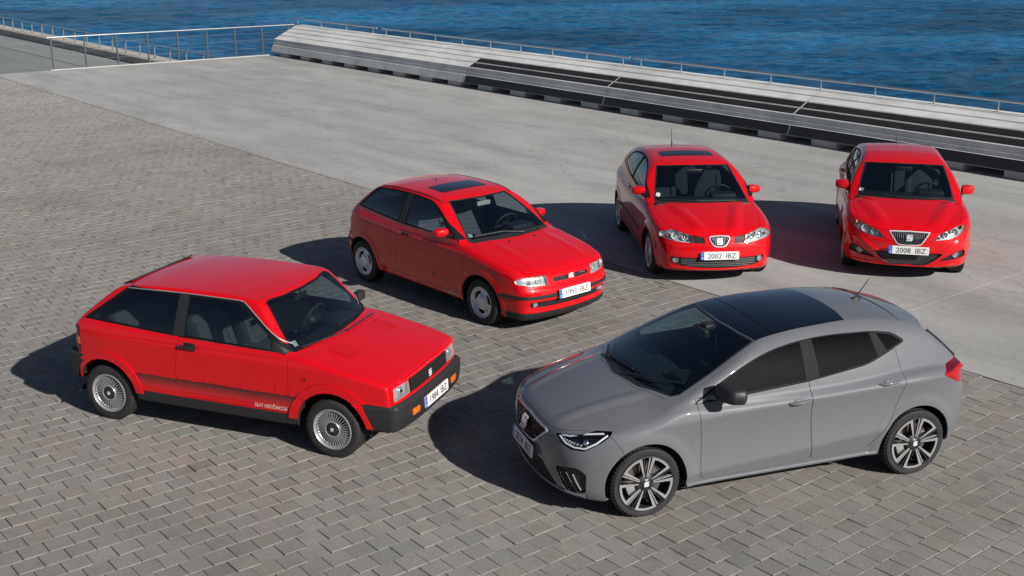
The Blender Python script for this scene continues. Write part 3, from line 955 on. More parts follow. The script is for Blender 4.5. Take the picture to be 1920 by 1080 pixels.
def build_pavement():
    bed = quad_sheet('pavement', [(-70, -40), (30, -40), (30, T_EDGE), (-70, T_EDGE)], -.0125, M['bed'])
    rng = np.random.default_rng(5)
    cells = []
    for i in range(int(-62 / PW), int(12 / PW)):
        off = .5 * (i % 2)
        j0 = int(-14 / PW)
        s0 = i * PW
        for j in range(j0, int(T_EDGE / PW) + 2):
            t0, t1 = (j + off) * PW, (j + off + 1) * PW
            if t1 > T_EDGE - .004: t1 = T_EDGE - .004
            if t1 - t0 < .04: continue
            c = ST(s0 + PW / 2, (t0 + t1) / 2)
            if not seen(c): continue
            cells.append((s0, t0, t1, (c - cam.matrix_world.translation).length, c))
    cells.sort(key=lambda q: q[3] if seen(q[4], 0, 0) else 99)
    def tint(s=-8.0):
        v = float(np.clip(rng.normal(1.0, .035), .85, 1.12)) * (1.0 + .40 * min(1.0, max(0.0, (-s - 12) / 22))); w = float(rng.normal(0, .008))  # far setts painted paler, standing in for brighter light in the distance
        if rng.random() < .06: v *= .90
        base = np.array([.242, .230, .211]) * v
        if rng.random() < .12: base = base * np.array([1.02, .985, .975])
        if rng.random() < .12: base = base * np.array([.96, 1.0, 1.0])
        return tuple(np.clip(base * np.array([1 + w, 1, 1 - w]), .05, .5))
    def solid(s0, s1, t0, t1, gs, gt, near, wob):
        """five-sided sett with a chamfered top"""
        a, b_, c, d = s0 + gs, s1 - gs, t0 + gt, t1 - gt
        ch = .0045; zt = float(rng.normal(0, .0013)); tl, tm = rng.normal(0, .0011, 2)
        j = lambda: float(rng.normal(0, wob))
        o4 = [(a + j(), c + j()), (b_ + j(), c + j()), (b_ + j(), d + j()), (a + j(), d + j())]
        cx, cy = (a + b_) / 2, (c + d) / 2
        hz = [zt + sx * tl + sy * tm for sx, sy in ((-1, -1), (1, -1), (1, 1), (-1, 1))]
        top = []
        for (p, q), h in zip(o4, hz):
            top.append((p + math.copysign(ch, cx - p), q + math.copysign(ch, cy - q), h))
        mid = [(p, q, h - .0035) for (p, q), h in zip(o4, hz)]
        vs = top + mid; fs = [(0, 1, 2, 3)] + [(4 + k, 4 + (k + 1) % 4, (k + 1) % 4, k) for k in range(4)]
        if near:
            vs += [(p, q, -.0122) for p, q in o4]; fs += [(8 + k, 8 + (k + 1) % 4, 4 + (k + 1) % 4, 4 + k) for k in range(4)]
        return vs, fs
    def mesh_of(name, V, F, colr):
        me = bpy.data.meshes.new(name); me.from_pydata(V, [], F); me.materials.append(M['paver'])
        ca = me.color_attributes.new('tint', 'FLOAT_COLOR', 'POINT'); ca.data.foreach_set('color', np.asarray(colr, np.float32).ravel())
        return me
    # the 300 that show largest: one object each, sharing 40 meshes
    protos = []
    for k in range(40):
        vs, fs = solid(-PW / 2, PW / 2, -PW / 2, PW / 2, .0012, .0023, True, .0010); tc = tint()
        protos.append(mesh_of('paver', [tuple(MST @ Vector(v)) for v in vs], fs, [(*tc, 1)] * len(vs)))
    n_ind = 0; rest = []
    for q in cells:
        if n_ind < 300 and q[3] < 40 and abs(q[2] - q[1] - PW) < 1e-6:
            o = bpy.data.objects.new('paver', protos[int(rng.integers(40))]); COL.objects.link(o)
            o.location = ST(q[0] + PW / 2, (q[1] + q[2]) / 2); o.parent = bed; n_ind += 1
        else: rest.append(q)
    V, F, Cc = [], [], []
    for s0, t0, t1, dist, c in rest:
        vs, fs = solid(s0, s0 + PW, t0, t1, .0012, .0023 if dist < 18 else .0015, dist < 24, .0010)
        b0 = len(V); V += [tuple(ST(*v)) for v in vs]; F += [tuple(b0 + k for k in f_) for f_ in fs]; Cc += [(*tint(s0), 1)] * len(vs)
    o = link('paver_field', mesh_of('paver_field', V, F, Cc), bed); o['kind'] = 'stuff'
    print('pavers', len(cells))
    return bed
build_pavement()
# outside the view the paving goes on as a plain sheet
quad_sheet('far_pavement', [(12.2, -90), (60, -90), (60, T_EDGE), (12.2, T_EDGE)], -.002, M['slab'])

# ---- cast concrete plaza: slabs with sawn joints
def build_plaza():
    root = quad_sheet('plaza', [(S_END, T_EDGE), (60, T_EDGE), (60, T_SEA), (S_END, T_SEA)], -.012, M['sealant'])
    cuts = [S_END, -34.0, -27.3, -20.8, -14.2, -7.7, -1.2, 5.3, 11.8, 30]
    rng = random.Random(3)
    for k, (a, b) in enumerate(zip(cuts, cuts[1:])):
        mb = MB(); g = .004
        p = [(a + g, T_EDGE + .012), (b - g, T_EDGE + .012), (b - g, T_SEA), (a + g, T_SEA)]
        dz = rng.uniform(-.0008, .0008)
        mb.add([ST(s, t, dz) for s, t in p] + [ST(s, t, -.0118) for s, t in p], [(0, 1, 2, 3), (0, 4, 5, 1), (1, 5, 6, 2), (2, 6, 7, 3), (3, 7, 4, 0)])
        mb.build('slab', M['slab'], root)
    # retaining wall under the plaza, on the sea side and at the end
    mb = MB()
    mb.box((0, 0, 0), (101, .6, 6.0)); mb.v = [tuple(ST(v[0] + 9.7, v[1] + T_SEA - .31, v[2] - 3.02)) for v in mb.v]
    w = mb.build('quay_wall', M['kerb']); w['kind'] = 'structure'
    mb = MB()
    mb.add([ST(S_END, 13.2, -.013), ST(S_END, T_SEA - .62, -.013), ST(S_END, T_SEA - .62, -2), ST(S_END, 13.2, -2)], [(0, 1, 2, 3)])
    w = mb.build('plaza_end_wall', M['kerb']); w['kind'] = 'structure'
    mb = MB(); mb.box((0, 0, 0), (.10, T_SEA - 1.5 - 13.3, .03)); mb.v = [tuple(ST(v[0] + S_END + .09, v[1] + (T_SEA - 1.5 + 13.3) / 2, v[2] + .018)) for v in mb.v]
    w = mb.build('edge_kerb', M['palekerb']); w['kind'] = 'structure'
M['palekerb'] = concrete('pale_kerb', (.42, .42, .40), (1, 1), .1, 3, .2, .3)
build_plaza()

# ---- lower quay beyond the end of the plaza, reached by a ramp
def build_quay():
    quad_sheet('lower_quay', [(-160, -40), (S_END - .003, -40), (S_END - .003, 19.87), (-160, 19.87)], QUAY_Z, M['quay'])
    mb = MB(); mb.add([ST(S_END, -40, 0), ST(S_END, 13.2, 0), ST(-55, 13.2, QUAY_Z + .004), ST(-55, -40, QUAY_Z + .004), ST(S_END, 13.2, QUAY_Z)], [(0, 1, 2, 3), (1, 4, 2)])
    o = mb.build('ramp', M['quay']); o['kind'] = 'structure'
    mb = MB(); prof = [(19.87, QUAY_Z - .02), (19.87, QUAY_Z + .30), (19.90, QUAY_Z + .325), (20.75, QUAY_Z + .325), (20.78, QUAY_Z + .30), (20.78, -6.0), (20.4, -6.0)]
    n = len(prof); S0, S1 = -170, S_END - .004
    mb.add([ST(S0, t, z) for t, z in prof] + [ST(S1, t, z) for t, z in prof], [(k, (k + 1) % n, n + (k + 1) % n, n + k) for k in range(n)] + [tuple(range(n)), tuple(range(2 * n - 1, n - 1, -1))])
    o = mb.build('sea_kerb', M['kerb'])
    tag(o, 'long low concrete kerb wall along the lower quay, carrying the far handrail', 'wall')
    # drain line
    quad_sheet('drain_line', [(-90, 17.72), (S_END - 3, 17.72), (S_END - 3, 17.80), (-90, 17.80)], QUAY_Z + .004, M['sealant'])
build_quay()

def railing(name, label, posts, h, axis, top_r, zbase, fixed, ext0, ext1, flat=True, mid=None):
    """posts: positions along the axis; fixed: the other coordinate"""
    P = (lambda a, z: ST(a, fixed, z)) if axis == 's' else (lambda a, z: ST(fixed, a, z))
    r = empty(name, P(posts[0], zbase)); org = P(posts[0], zbase)
    tag(r, label, 'railing')
    for a in posts:
        mb = MB(); M3 = MST.to_3x3()
        d = (.055, .012, h) if axis == 't' else (.012, .055, h)
        if flat:
            for k in (-.014, .014):
                o_ = Vector((0, k, 0)) if axis == 't' else Vector((k, 0, 0))
                mb.box(P(a, zbase + h / 2) - org + M3 @ o_, d, M3)
        else: mb.tube([P(a, zbase) - org, P(a, zbase + h * .96) - org], .016, 8)
        mb.build('post', M['post'] if flat else M['steel'], r, 40)
    mb = MB(); mb.tube([P(ext0, zbase + h) - org, P(ext1, zbase + h) - org], top_r, 10); mb.build('handrail', M['steel'], r, 40)
    if mid:
        for z in mid:
            mb = MB(); mb.tube([P(posts[0], zbase + z) - org, P(posts[-1], zbase + z) - org], .003, 5); mb.build('wire', M['steel'], r, 40)
    return r
railing('railing', 'steel railing with a bright handrail across the end of the plaza', [13.42 + 1.115 * k for k in range(9)], 1.09, 't', .024, .0, S_END + .09, 13.30, 22.62, mid=(.3, .6, .85))
railing('railing', 'far steel railing on the kerb of the lower quay, behind the plaza railing', [-90 + 1.55 * k for k in range(32)], .60, 's', .018, QUAY_Z + .325, 20.12, -91, S_END - .2, flat=True)

# ---- precast concrete bench wall with seats towards the plaza
def build_bench():
    prof = [(T_BENCH, .155), (T_BENCH + .085, .375), (T_BENCH + .118, .385), (T_BENCH + .128, .470), (T_BENCH + .152, .480), (T_BENCH + .165, .600)]
    slope = [(21.705, .600), (21.955, .724), (22.200, .845), (22.440, .955), (22.640, 1.058)]
    for (a, za), (b, zb_) in zip(slope, slope[1:]):
        prof += [(a + .02, za + .012), (b - .022, zb_ - .010), (b - .016, zb_ - .060)]
    prof += [(22.655, 1.062), (T_SEA, 1.068), (T_SEA, .16)]
    seams = [-40.62 + 6.045 * k for k in range(9)]
    names = ['far left end section of the concrete bench wall, beside the railing', 'second concrete bench section from the far end, plain with no dark strips',
             'third bench section from the far end, where the dark strips begin', 'fourth bench section from the far end, with dark seat strips, above the sunroof car',
             'fifth bench section from the far end, dark strips, behind the car with plate 2008 IBZ', 'right-hand bench section with dark strips, cut by the photo edge',
             'bench section just beyond the right edge of the photo', 'bench section two beyond the right edge of the photo']
    for k in range(8):
        a, b = seams[k] + .012, seams[k + 1] - .012
        org = ST(a, T_BENCH, 0)
        root = empty('concrete_bench', org); tag(root, names[k], 'bench', 'concrete bench sections along the sea wall')
        n = len(prof); mb = MB(); S_ = [a, b]
        vs = [ST(s, t, z) - org for s in S_ for t, z in prof]
        fs = [(i, (i + 1) % n, n + (i + 1) % n, n + i) for i in range(n)] + [tuple(range(n)), tuple(range(2 * n - 1, n - 1, -1))]
        mb.add(vs, fs); mb.build('bench_body', M['bench'], root)
        for j in range(4):
            s0 = a + .62 + 1.512 * j
            bb = MB(); bb.box((0, 0, 0), (.66, .95, .20), None, .03); bb.v = [tuple(ST(v[0] + s0 + .33, v[1] + 22.045, v[2] + .095) - org) for v in bb.v]
            bb.build('support_block', M['block'], root)
        if k >= 2:
            for i in (0, 1):
                (t0, z0), (t1, z1) = slope[i], slope[i + 1]
                q = 4
                for w in range(q):
                    sa = a + .02 + (b - a - .04) * w / q; sb = a + .02 + (b - a - .04) * (w + 1) / q - .004
                    pb = MB(); e = .016; sl = (z1 - z0) / (t1 - t0)
                    u0, u1 = t0 + .035, t1 - .038
                    zz = lambda t: z0 + .012 + (t - t0 - .02) * (z1 - .010 - z0 - .012) / (t1 - t0 - .042)
                    pp = [(u0, zz(u0) - .004), (u1, zz(u1) - .004), (u1 - .004, zz(u1) + e), (u0 - .004, zz(u0) + e)]
                    pb.add([ST(s, t, z) - org for s in (sa, sb) for t, z in pp], [(0, 1, 2, 3), (7, 6, 5, 4)] + [(c, (c + 1) % 4, 4 + (c + 1) % 4, 4 + c) for c in range(4)])
                    pb.build('seat_panel', M['darkstrip'], root)
            pb = MB(); pp = [(T_BENCH - .012, .168), (T_BENCH + .072, .372), (T_BENCH + .088, .374), (T_BENCH + .010, .168)]
            pb.add([ST(s, t, z) - org for s in (a + .015, b - .015) for t, z in pp], [(0, 1, 2, 3), (7, 6, 5, 4)] + [(c, (c + 1) % 4, 4 + (c + 1) % 4, 4 + c) for c in range(4)])
            pb.build('lip_panel', M['darklip'], root)
        if k < 7:
            jb = MB(); s0 = seams[k + 1]
            vs = [ST(s, t + .004 * (1 if i > n - 3 else -1) * 0, z + (.004 if 5 < i < n - 1 else 0)) - org for s in (s0 - .0115, s0 + .0115) for i, (t, z) in enumerate(prof)]
            jb.add(vs, fs); jb.build('joint_filler', M['palekerb'], root)
    for a, b, lb in ((-40.95, -35.18, 'short steel handrail along the top of the far left bench section'), (-34.87, -22.78, 'long steel handrail along the top of the middle bench sections'), (-22.60, -10.5, 'steel handrail along the bench top at the right of the photo'), (-10.3, 2.0, 'steel handrail on the bench top beyond the right edge of the photo')):
        ns = max(2, round((b - a) / 1.3)); st_ = (b - a - .5) / (ns - 1)
        railing('handrail', lb, [a + .25 + st_ * i for i in range(ns)], .225, 's', .028, 1.066, 22.80, a, b, flat=False)
build_bench()

# ---- the sea
def build_sea():
    rng = np.random.default_rng(21)
    s = np.concatenate([np.linspace(-260, -120, 90, endpoint=False), np.linspace(-120, 40, 420), np.linspace(40.5, 160, 60)])
    t = np.concatenate([np.linspace(20.9, 90, 230, endpoint=False), np.linspace(90, 200, 160), np.linspace(202, 420, 60)])
    Sg, Tg = np.meshgrid(s, t); X = E2.x * Sg + E1.x * Tg; Y = E2.y * Sg + E1.y * Tg
    Z = np.zeros_like(X)
    wind = rad(-62)
    for k in range(46):
        L = .9 * (9 / .9) ** rng.random(); a = wind + rng.normal(0, .55); ph = rng.random() * 6.28
        amp = .0125 * L ** .55 * .40
        q = (X * math.cos(a) + Y * math.sin(a)) * 2 * math.pi / L + ph
        Z += amp * (np.sin(q) + .25 * np.sin(2 * q + 1.0))
    fade = np.clip((Tg - 20.9) / 3, .3, 1)
    Z = Z * fade + SEA_Z
    ny, nx = X.shape
    V = np.stack([X, Y, Z], -1).reshape(-1, 3)
    i, j = np.meshgrid(np.arange(ny - 1), np.arange(nx - 1), indexing='ij'); b = (i * nx + j).ravel()
    F = np.stack([b, b + 1, b + nx + 1, b + nx], -1)
    me = bpy.data.meshes.new('sea'); me.vertices.add(len(V)); me.vertices.foreach_set('co', V.ravel())
    me.loops.add(F.size); me.loops.foreach_set('vertex_index', F.ravel()); me.polygons.add(len(F))
    me.polygons.foreach_set('loop_start', np.arange(0, F.size, 4)); me.polygons.foreach_set('loop_total', np.full(len(F), 4))
    me.update(calc_edges=True); me.shade_smooth()
    m, nt, bs = new_mat('sea_water')
    v = st_coords(nt, 1, 1)
    gp = nt.nodes.new('ShaderNodeNewGeometry'); mp = nt.nodes.new('ShaderNodeMapping'); mp.inputs['Scale'].default_value = (.75, 1.5, 1); nt.links.new(gp.outputs['Position'], mp.inputs[0])
    w = mp.outputs[0]
    n1 = noise(nt, w, 2.6, 8, .74); n2 = noise(nt, w, .45, 4, .6)
    mb_ = nt.nodes.new('ShaderNodeMath'); mb_.operation = 'ADD'
    k1 = nt.nodes.new('ShaderNodeMath'); k1.operation = 'MULTIPLY'; k1.inputs[1].default_value = .38; nt.links.new(noise(nt, w, .035, 4, .6), k1.inputs[0])
    k2 = nt.nodes.new('ShaderNodeMath'); k2.operation = 'MULTIPLY'; k2.inputs[1].default_value = .62; nt.links.new(noise(nt, w, .9, 8, .78), k2.inputs[0])
    nt.links.new(k1.outputs[0], mb_.inputs[0]); nt.links.new(k2.outputs[0], mb_.inputs[1]); big = mb_.outputs[0]
    col = ramp(nt, big, [(.36, (.001, .020, .055)), (.48, (.002, .072, .170)), (.64, (.025, .25, .50))])
    nt.links.new(col, bs.inputs['Base Color'])
    bs.inputs['Roughness'].default_value = .22; bs.inputs['IOR'].default_value = 1.33; bs.inputs['Specular IOR Level'].default_value = .14
    b1 = nt.nodes.new('ShaderNodeBump'); b1.inputs['Strength'].default_value = 1.0; b1.inputs['Distance'].default_value = .25
    b2 = nt.nodes.new('ShaderNodeBump'); b2.inputs['Strength'].default_value = .8; b2.inputs['Distance'].default_value = .4
    nt.links.new(n1, b1.inputs['Height']); nt.links.new(n2, b2.inputs['Height']); nt.links.new(b2.outputs[0], b1.inputs['Normal']); nt.links.new(b1.outputs[0], bs.inputs['Normal'])
    me.materials.append(m); o = link('sea', me); o['kind'] = 'structure'
    # open sea out to the horizon, and the land behind the camera
    mb = MB(); R_ = 5000
    mb.add([(-R_, -R_, SEA_Z - .6), (R_, -R_, SEA_Z - .6), (R_, R_, SEA_Z - .6), (-R_, R_, SEA_Z - .6)], [(0, 1, 2, 3)])
    o = mb.build('open_sea', m); o['kind'] = 'structure'
    quad_sheet('esplanade', [(-160, -200), (100, -200), (100, -39.9), (-160, -39.9)], -.02, M['slab'])
build_sea()
# ------------------------------------------------------------------ the 1984 hatchback
def build_1984():
    car = empty('parked_car', (-2.493, 10.8888, 0), -0.3579)
    tag(car, 'boxy red three-door hatchback with multi-spoke wheels, black bumpers and plate 1984 IBZ', 'car', 'cars parked on the plaza')
    W = tab([(-1.75, .735), (-1.5, .765), (-1.2, .788), (-.4, .800), (.4, .800), (1.2, .788), (1.6, .757), (1.9, .715)], .06)
    zt = tab([(-1.8, .96), (-1.55, 1.0), (-1.3, 1.015), (-.4, .985), (.6, .962), (.9, .948), (1.2, .893), (1.55, .822), (1.80, .757), (1.9, .72)], .03)
    xf = tab([(.1, 1.80), (.3, 1.835), (.55, 1.845), (.72, 1.828), (.9, 1.79)], .02)
    xr = tab([(.1, -1.56), (.35, -1.615), (.65, -1.645), (.92, -1.625), (1.02, -1.56), (1.2, -1.42)], .02)
    zb = tab([(-1.8, .42), (-1.5, .34), (-1.0, .255), (1.0, .255), (1.5, .29), (1.9, .33)], .05)
    gw = tab([(-1.7, .725), (-1.3, .752), (-.5, .768), (.5, .768), (1.0, .74)], .05)
    tum = tab([(.8, -.04), (.97, .0), (1.15, .062), (1.35, .15), (1.5, .24)], .02)
    zr = tab([(-1.4, 1.29), (-1.1, 1.345), (-.7, 1.378), (-.2, 1.390), (.2, 1.380), (.55, 1.345), (.9, 1.30)], .05)
    xw = tab([(.8, 1.08), (.93, .935), (1.15, .722), (1.36, .515), (1.5, .37)], .02)
    xh = tab([(.85, -1.66), (1.0, -1.56), (1.03, -1.525), (1.2, -1.31), (1.36, -1.10), (1.5, -.93)], .02)
    def f(x, y, z):
        ya = np.abs(y)
        dz = z - (.845 - .017 * x)
        Y = W(x) - .27 * (smax(dz, 0 * dz, .012)) - .22 * smax(.36 - z, 0 * z, .05)
        Y = Y - .007 * sstep(.556, .545, z) * sstep(-.95, -.9, x) * sstep(1.0, .95, x)
        a = ya - Y
        top = z - (zt(x) - .022 * (ya / .7) ** 2.4)
        fr = x - (xf(z) - .055 * (ya / .72) ** 3)
        re = (xr(z) + .06 * (ya / .72) ** 3) - x
        lo = smax(a, top, .034)
        lo = smax(lo, fr, .022); lo = smax(lo, re, .06); lo = smax(lo, zb(x) - z, .04)
        # bumpers
        bf = smax(ya - (W(x) + .012 - .10 * (.45 - z) * (z < .45)), x - (1.905 - .055 * (ya / .74) ** 3 - .18 * np.maximum(.42 - z, 0)), .06)
        bf = smax(bf, z - .548 - .02 * (1.85 - x), .016); bf = smax(bf, .305 - z, .03); bf = smax(bf, 1.45 - x, .01)
        lo = np.minimum(lo, bf)
        ga = ya - (gw(x) - tum(z))
        g = smax(ga, z - (zr(x) - .016 * (ya / .6) ** 2.2), .03)
        g = smax(g, .9 - z, .01)
        g = smax(g, .7 * (x - (xw(z) - (.24 - .10 * (z - .93)) * ya ** 2)), .045)
        g = smax(g, .75 * ((xh(z) + .07 * ya ** 2) - x), .045)
        return smin(lo, g, .02)
    sh = Shell(f)
    # panels
    hood = [('t', .975, 0), ('t', .945, .35), ('t', .885, .66), ('t', 1.25, .668), ('t', 1.60, .648), ('t', 1.80, .628), ('f', .60, .735), ('f', 0, .750)]
    sh.region('hood', M['red'], hood, centre=1, gap=.0035)
    door = rnd([(-.345, 1.0), (-.405, .62), (-.385, .43), (-.33, .385), (.78, .385), (.80, .42), (.815, .98)], [0, .2, .08, .05, .03, .03, 0])
    sh.region('door', M['red'], door, gap=.0035)
    dlo = rnd([(-1.455, 1.012), (-.985, 1.345), (.265, 1.338), (.325, 1.315), (.835, .945), (-.35, .966)], [.02, .03, .05, .05, .02, 0])
    sh.region('window_frame', M['seal'], dlo, off=.002)
    qw = rnd([(-1.385, 1.032), (-.955, 1.328), (-.405, 1.330), (-.425, .985)], .015)
    dw = rnd([(-.285, .990), (-.290, 1.322), (.250, 1.318), (.305, 1.290), (.62, 1.058), (.635, .958)], [.015, .015, .05, .05, .01, .01])
    sh.region('b_pillar', M['black'], [(-.412, .975), (-.398, 1.338), (-.298, 1.337), (-.293, .972)], off=.004)
    sh.region('side_window', M['glass'], qw, off=-.004, rim=.004)
    sh.region('side_window', M['glass'], dw, off=-.004, rim=.004)
    sh.region('quarter_panel', M['black'], [(.645, .958), (.645, 1.045), (.800, .950), (.775, .932)], off=.004)
    ws = [('t', .545, 0), ('t', .525, .30), ('t', .482, .50), ('t', .492, .545), ('t', .66, .620), ('t', .795, .682), ('t', .815, .665), ('t', .885, .35), ('t', .910, 0)]
    sh.region('windscreen_seal', M['seal'], [('t', .528, 0), ('t', .508, .30), ('t', .462, .50), ('t', .475, .562), ('t', .66, .640), ('t', .806, .696), ('t', .835, .676), ('t', .912, .35), ('t', .940, 0)], centre=1, off=.001)
    sh.region('windscreen', M['screen'], ws, centre=1, off=-.002, rim=.004)
    sh.region('rear_window', M['privacy'], [('r', 0, 1.32), ('r', .52, 1.30), ('r', .62, 1.06), ('r', 0, 1.05)], centre=1, off=-.002)
    # flares, arches
    sh.region('sill', M['black'], [(-.90, .372), (1.0, .372), (1.0, .255), (-.90, .255)], off=.004)
    for sx in (-1, 1):
        fl = circ(1.224 * sx, .285, .432, 60, 7, 173)
        sh.region('arch_flare', M['red'], fl, off=.013, rim=.016)
    fb = [('f', 0, .552), ('f', .60, .552), ('s', 1.80, .556), ('s', 1.525, .568), ('s', 1.63, .33), ('s', 1.80, .318), ('f', .60, .315), ('f', 0, .315)]
    sh.region('front_bumper', M['greyplastic'], fb, centre=1, gap=.002)
    sh.line([('f', 0, .543), ('f', .72, .543)]).line([('s', 1.84, .541), ('s', 1.50, .552)])
    # front lamps and grille
    hl = rnd([(.415, .592), (.418, .708), (.655, .703), (.668, .582)], .012)
    sh.region('grille', M['black'], [(0, .715), (.405, .712), (.405, .585), (0, .585)], 'f', centre=1, off=-.03, rim=-.03)
    sh.region('headlight', M['fluted84'], hl, 'f', off=.004, rim=.02)
    # tail lamps round the corner
    tl = [('r', .50, .93), ('r', .66, .93), ('s', -1.500, .93), ('s', -1.505, .665), ('r', .66, .665), ('r', .50, .665)]
    sh.region('tail_light', M['dredlens'], tl, off=.003)
    tl2 = [('r', .50, .82), ('r', .66, .82), ('s', -1.503, .82), ('s', -1.504, .745), ('r', .66, .745), ('r', .50, .745)]
    sh.region('turn_lens', M['amber'], tl2, off=.0035, par='tail_light')
    sh.region('stripe', M['stripe84'], [(-.872, .543), (.872, .543), (.812, .43), (-.812, .43)], off=.0006, rim=0, par=None)
    # door part of the stripe keeps the gap lines: redraw them as thin seams
    for sx in (-1, 1): sh.region('wheel_arch', None, circ(1.224 * sx, .285, .350, 48))
    sh.cut()
    o = sh.make(car, M['red'], M['under'], dark=lambda c: ((c[:, 0] < -1.36) & (c[:, 2] < .43)) | ((c[:, 0] > 1.42) & (c[:, 2] < .36)))
    arch_liner(car, 1.224, .350, .80, .50, .285, sh); arch_liner(car, -1.224, .350, .80, .50, .285, sh)
    # rear bumper: a moulded shell wrapped round the tail, ends cut to the wheel arches
    sec = [(-.05, .648), (.004, .648), (.016, .636), (.018, .56), (.014, .47), (-.004, .40), (-.05, .375)]
    cols = []
    for c in range(25):
        t = c / 24
        if t < .34:
            k = t / .34; ring = []
            for o_, z in sec:
                xa = -1.224 - math.sqrt(max(.001, .392 ** 2 - (max(z, .40) - .285) ** 2)) if z < .60 else -1.436
                x_ = xa + (-1.615 - xa) * k; ring.append((x_, float(W(x_)) + o_ - .004, z))
        elif t < .62:
            an = math.pi / 2 * (t - .34) / .28; ring = [(-1.615 - (.085 + o_) * math.sin(an), float(W(-1.615)) - .075 + (.075 + o_ - .004) * math.cos(an), z) for o_, z in sec]
        else:
            k = (t - .62) / .38; y0 = float(W(-1.615)) - .075; ring = [(-1.700 - o_ - .018 * (1 - (1 - k) ** 2), y0 * (1 - k), z) for o_, z in sec]
        cols.append(ring)
    full = cols + [[(q[0], -q[1], q[2]) for q in r_] for r_ in cols[-2::-1]]
    m_ = len(sec); mb = MB()
    mb.add([q for r_ in full for q in r_], [(i * m_ + j, i * m_ + j + 1, (i + 1) * m_ + j + 1, (i + 1) * m_ + j) for i in range(len(full) - 1) for j in range(m_ - 1)] + [tuple(range(m_)), tuple((len(full) - 1) * m_ + j for j in range(m_ - 1, -1, -1))])
    mb.build('rear_bumper', M['greyplastic'], car, 35)
    # gutter strip
    P = sh.at('s', spl([(-.985, 1.328), (-.4, 1.343), (.20, 1.340), (.265, 1.334), (.330, 1.310), (.60, 1.120), (.775, .995)], 6))
    Nn = sh.norm(P)
    for sd in (1, -1):
        mb = MB(); mb.tube([(p[0] + n[0] * .006, (p[1] + n[1] * .006) * sd, p[2] + n[2] * .006) for p, n in zip(P, Nn)], .0055, 8)
        mb.build('drip_rail', M['chrome84'], car, 40)
    # rear spoiler across the top of the hatch
    mb = MB()
    pts = [(-1.00, y, 1.368 - .03 * (y / .6) ** 2) for y in np.linspace(-.54, .54, 13)]
    mb.box((-1.10, 0, 1.336), (.11, .98, .014), Matrix.Rotation(rad(-22), 3, 'Y'), .008)
    mb.build('rear_spoiler', M['black'], car, 30)
    # lamp insides
    for sd in (1, -1):
        mb = MB()
        mb.box((1.765, .54 * sd, .645), (.05, .25, .12), None, .01)
        h = mb.build('lamp_reflector', M['reflector'], o['headlight'][0 if sd > 0 else 1])
        mb = MB(); mb.sphere((1.80, .54 * sd, .645), (.02, .045, .045)); mb.build('bulb_cover', M['chrome'], h, 60)
        fl = MB()
        for k in range(9):
            y = .43 + .026 * k
            fl.box((1.797, y * sd, .645), (.006, .004, .11))
        fl.build('lens_flutes', M['lens'], h)
        m2 = sh.frame('f', .42, .432, sd, lift=.002)
        mb = MB(); mb.box((0, 0, 0), (.125, .058, .022), None, .006)
        mb.v = [tuple(m2 @ Vector(v)) for v in mb.v]
        t = mb.build('turn_signal', M['amber'], car, 30)
        # door handles
        P_ = sh.at('s', [(-.24, .884)])[0]
        mb = MB(); mb.box((-.24, (P_[1] + .022) * sd, .884), (.20, .020, .026), None, .008); mb.box((-.325, (P_[1] + .012) * sd, .886), (.035, .03, .036), None, .012)
        hd = mb.build('door_handle', M['black'], o['door'][0 if sd > 0 else 1], 30)
        mb = MB(); mb.sphere((-.328, (P_[1] + .027) * sd, .888), (.012, .005, .012)); mb.build('lock', M['chrome'], hd, 60)
        cup = MB(); cup.box((-.225, (P_[1] + .001) * sd, .898), (.115, .006, .055), None, .02); cup.build('handle_recess', M['under'], hd, 30)
    # grille slats and badge
    for k in range(7):
        z = .594 + .0185 * k
        mb = MB(); mb.box((1.822 + .012 * (z - .6), 0, z), (.035, .80, .0085), None, .002)
        mb.build('grille_slat', M['greyplastic'], o['grille'][0])
    emblem('badge', frame_M((1.848, 0, .640), (0, 1, 0), (1, 0, .06)), .062, M['badge'], car)
    plate(car, frame_M((1.908, 0, .438), (0, 1, 0), (1, 0, .05)), '1984 IBZ')
    # bonnet vents
    for sd in (1, -1):
        for k in range(9):
            x = 1.06 + .028 * k
            p = sh.at('t', [(x, .36)])[0]
            mb = MB(); mb.box((x, .36 * sd, p[2] + .0005), (.010, .26, .004)); mb.build('bonnet_vent', M['ventred'], o['hood'][0])
    # wipers, washer jets, sticker
    wiper(car, sh, [(1.00, .10), (.97, -.15), (.84, -.60)]); wiper(car, sh, [(.98, .55), (.99, .35), (1.0, -.02)])
    # lettering
    historic_lettering(sh, o['door'][1], 'door_lettering', .440, .400, .048)
    text_on('engine_badge', '1.5', .05, Matrix(((-1, 0, 0, .935), (0, 0, 1, 0), (0, 1, 0, .715), (0, 0, 0, 1))), M['darkink'], car, sx=-.9, bold=.001, shell=sh, side=-1)
    # cabin
    floorpan(car, -1.4, 1.0, .70, .30)
    dash(car, .62, .95, .66, .90, hood_y=.33)
    seat(car, -.02, -.35, .50, .5, 'seatgrey', .56); seat(car, -.02, .35, .50, .5, 'seatgrey', .56)
    rear_bench(car, -.95, .52, 1.2, 'seatgrey', .46)
    steering(car, .42, .33, .88)
    mb = MB(); mb.box((.50, 0, 1.235), (.03, .21, .06), None, .015); mb.tube([(.50, 0, 1.25), (.49, 0, 1.33)], .008)
    mb.build('rear_view_mirror', M['black'], car, 40)
    sv = sh.at('f', [(.60, .985)])[0]
    mb = MB(); mb.prism([(-.03, -.03), (.03, -.03), (.03, .03), (-.03, .03)], frame_M((sv[0] - .015, -.60, .985), (.25, 1, 0), (1, 0, 1)), .001)
    mb.build('window_sticker', M['paper'], car)
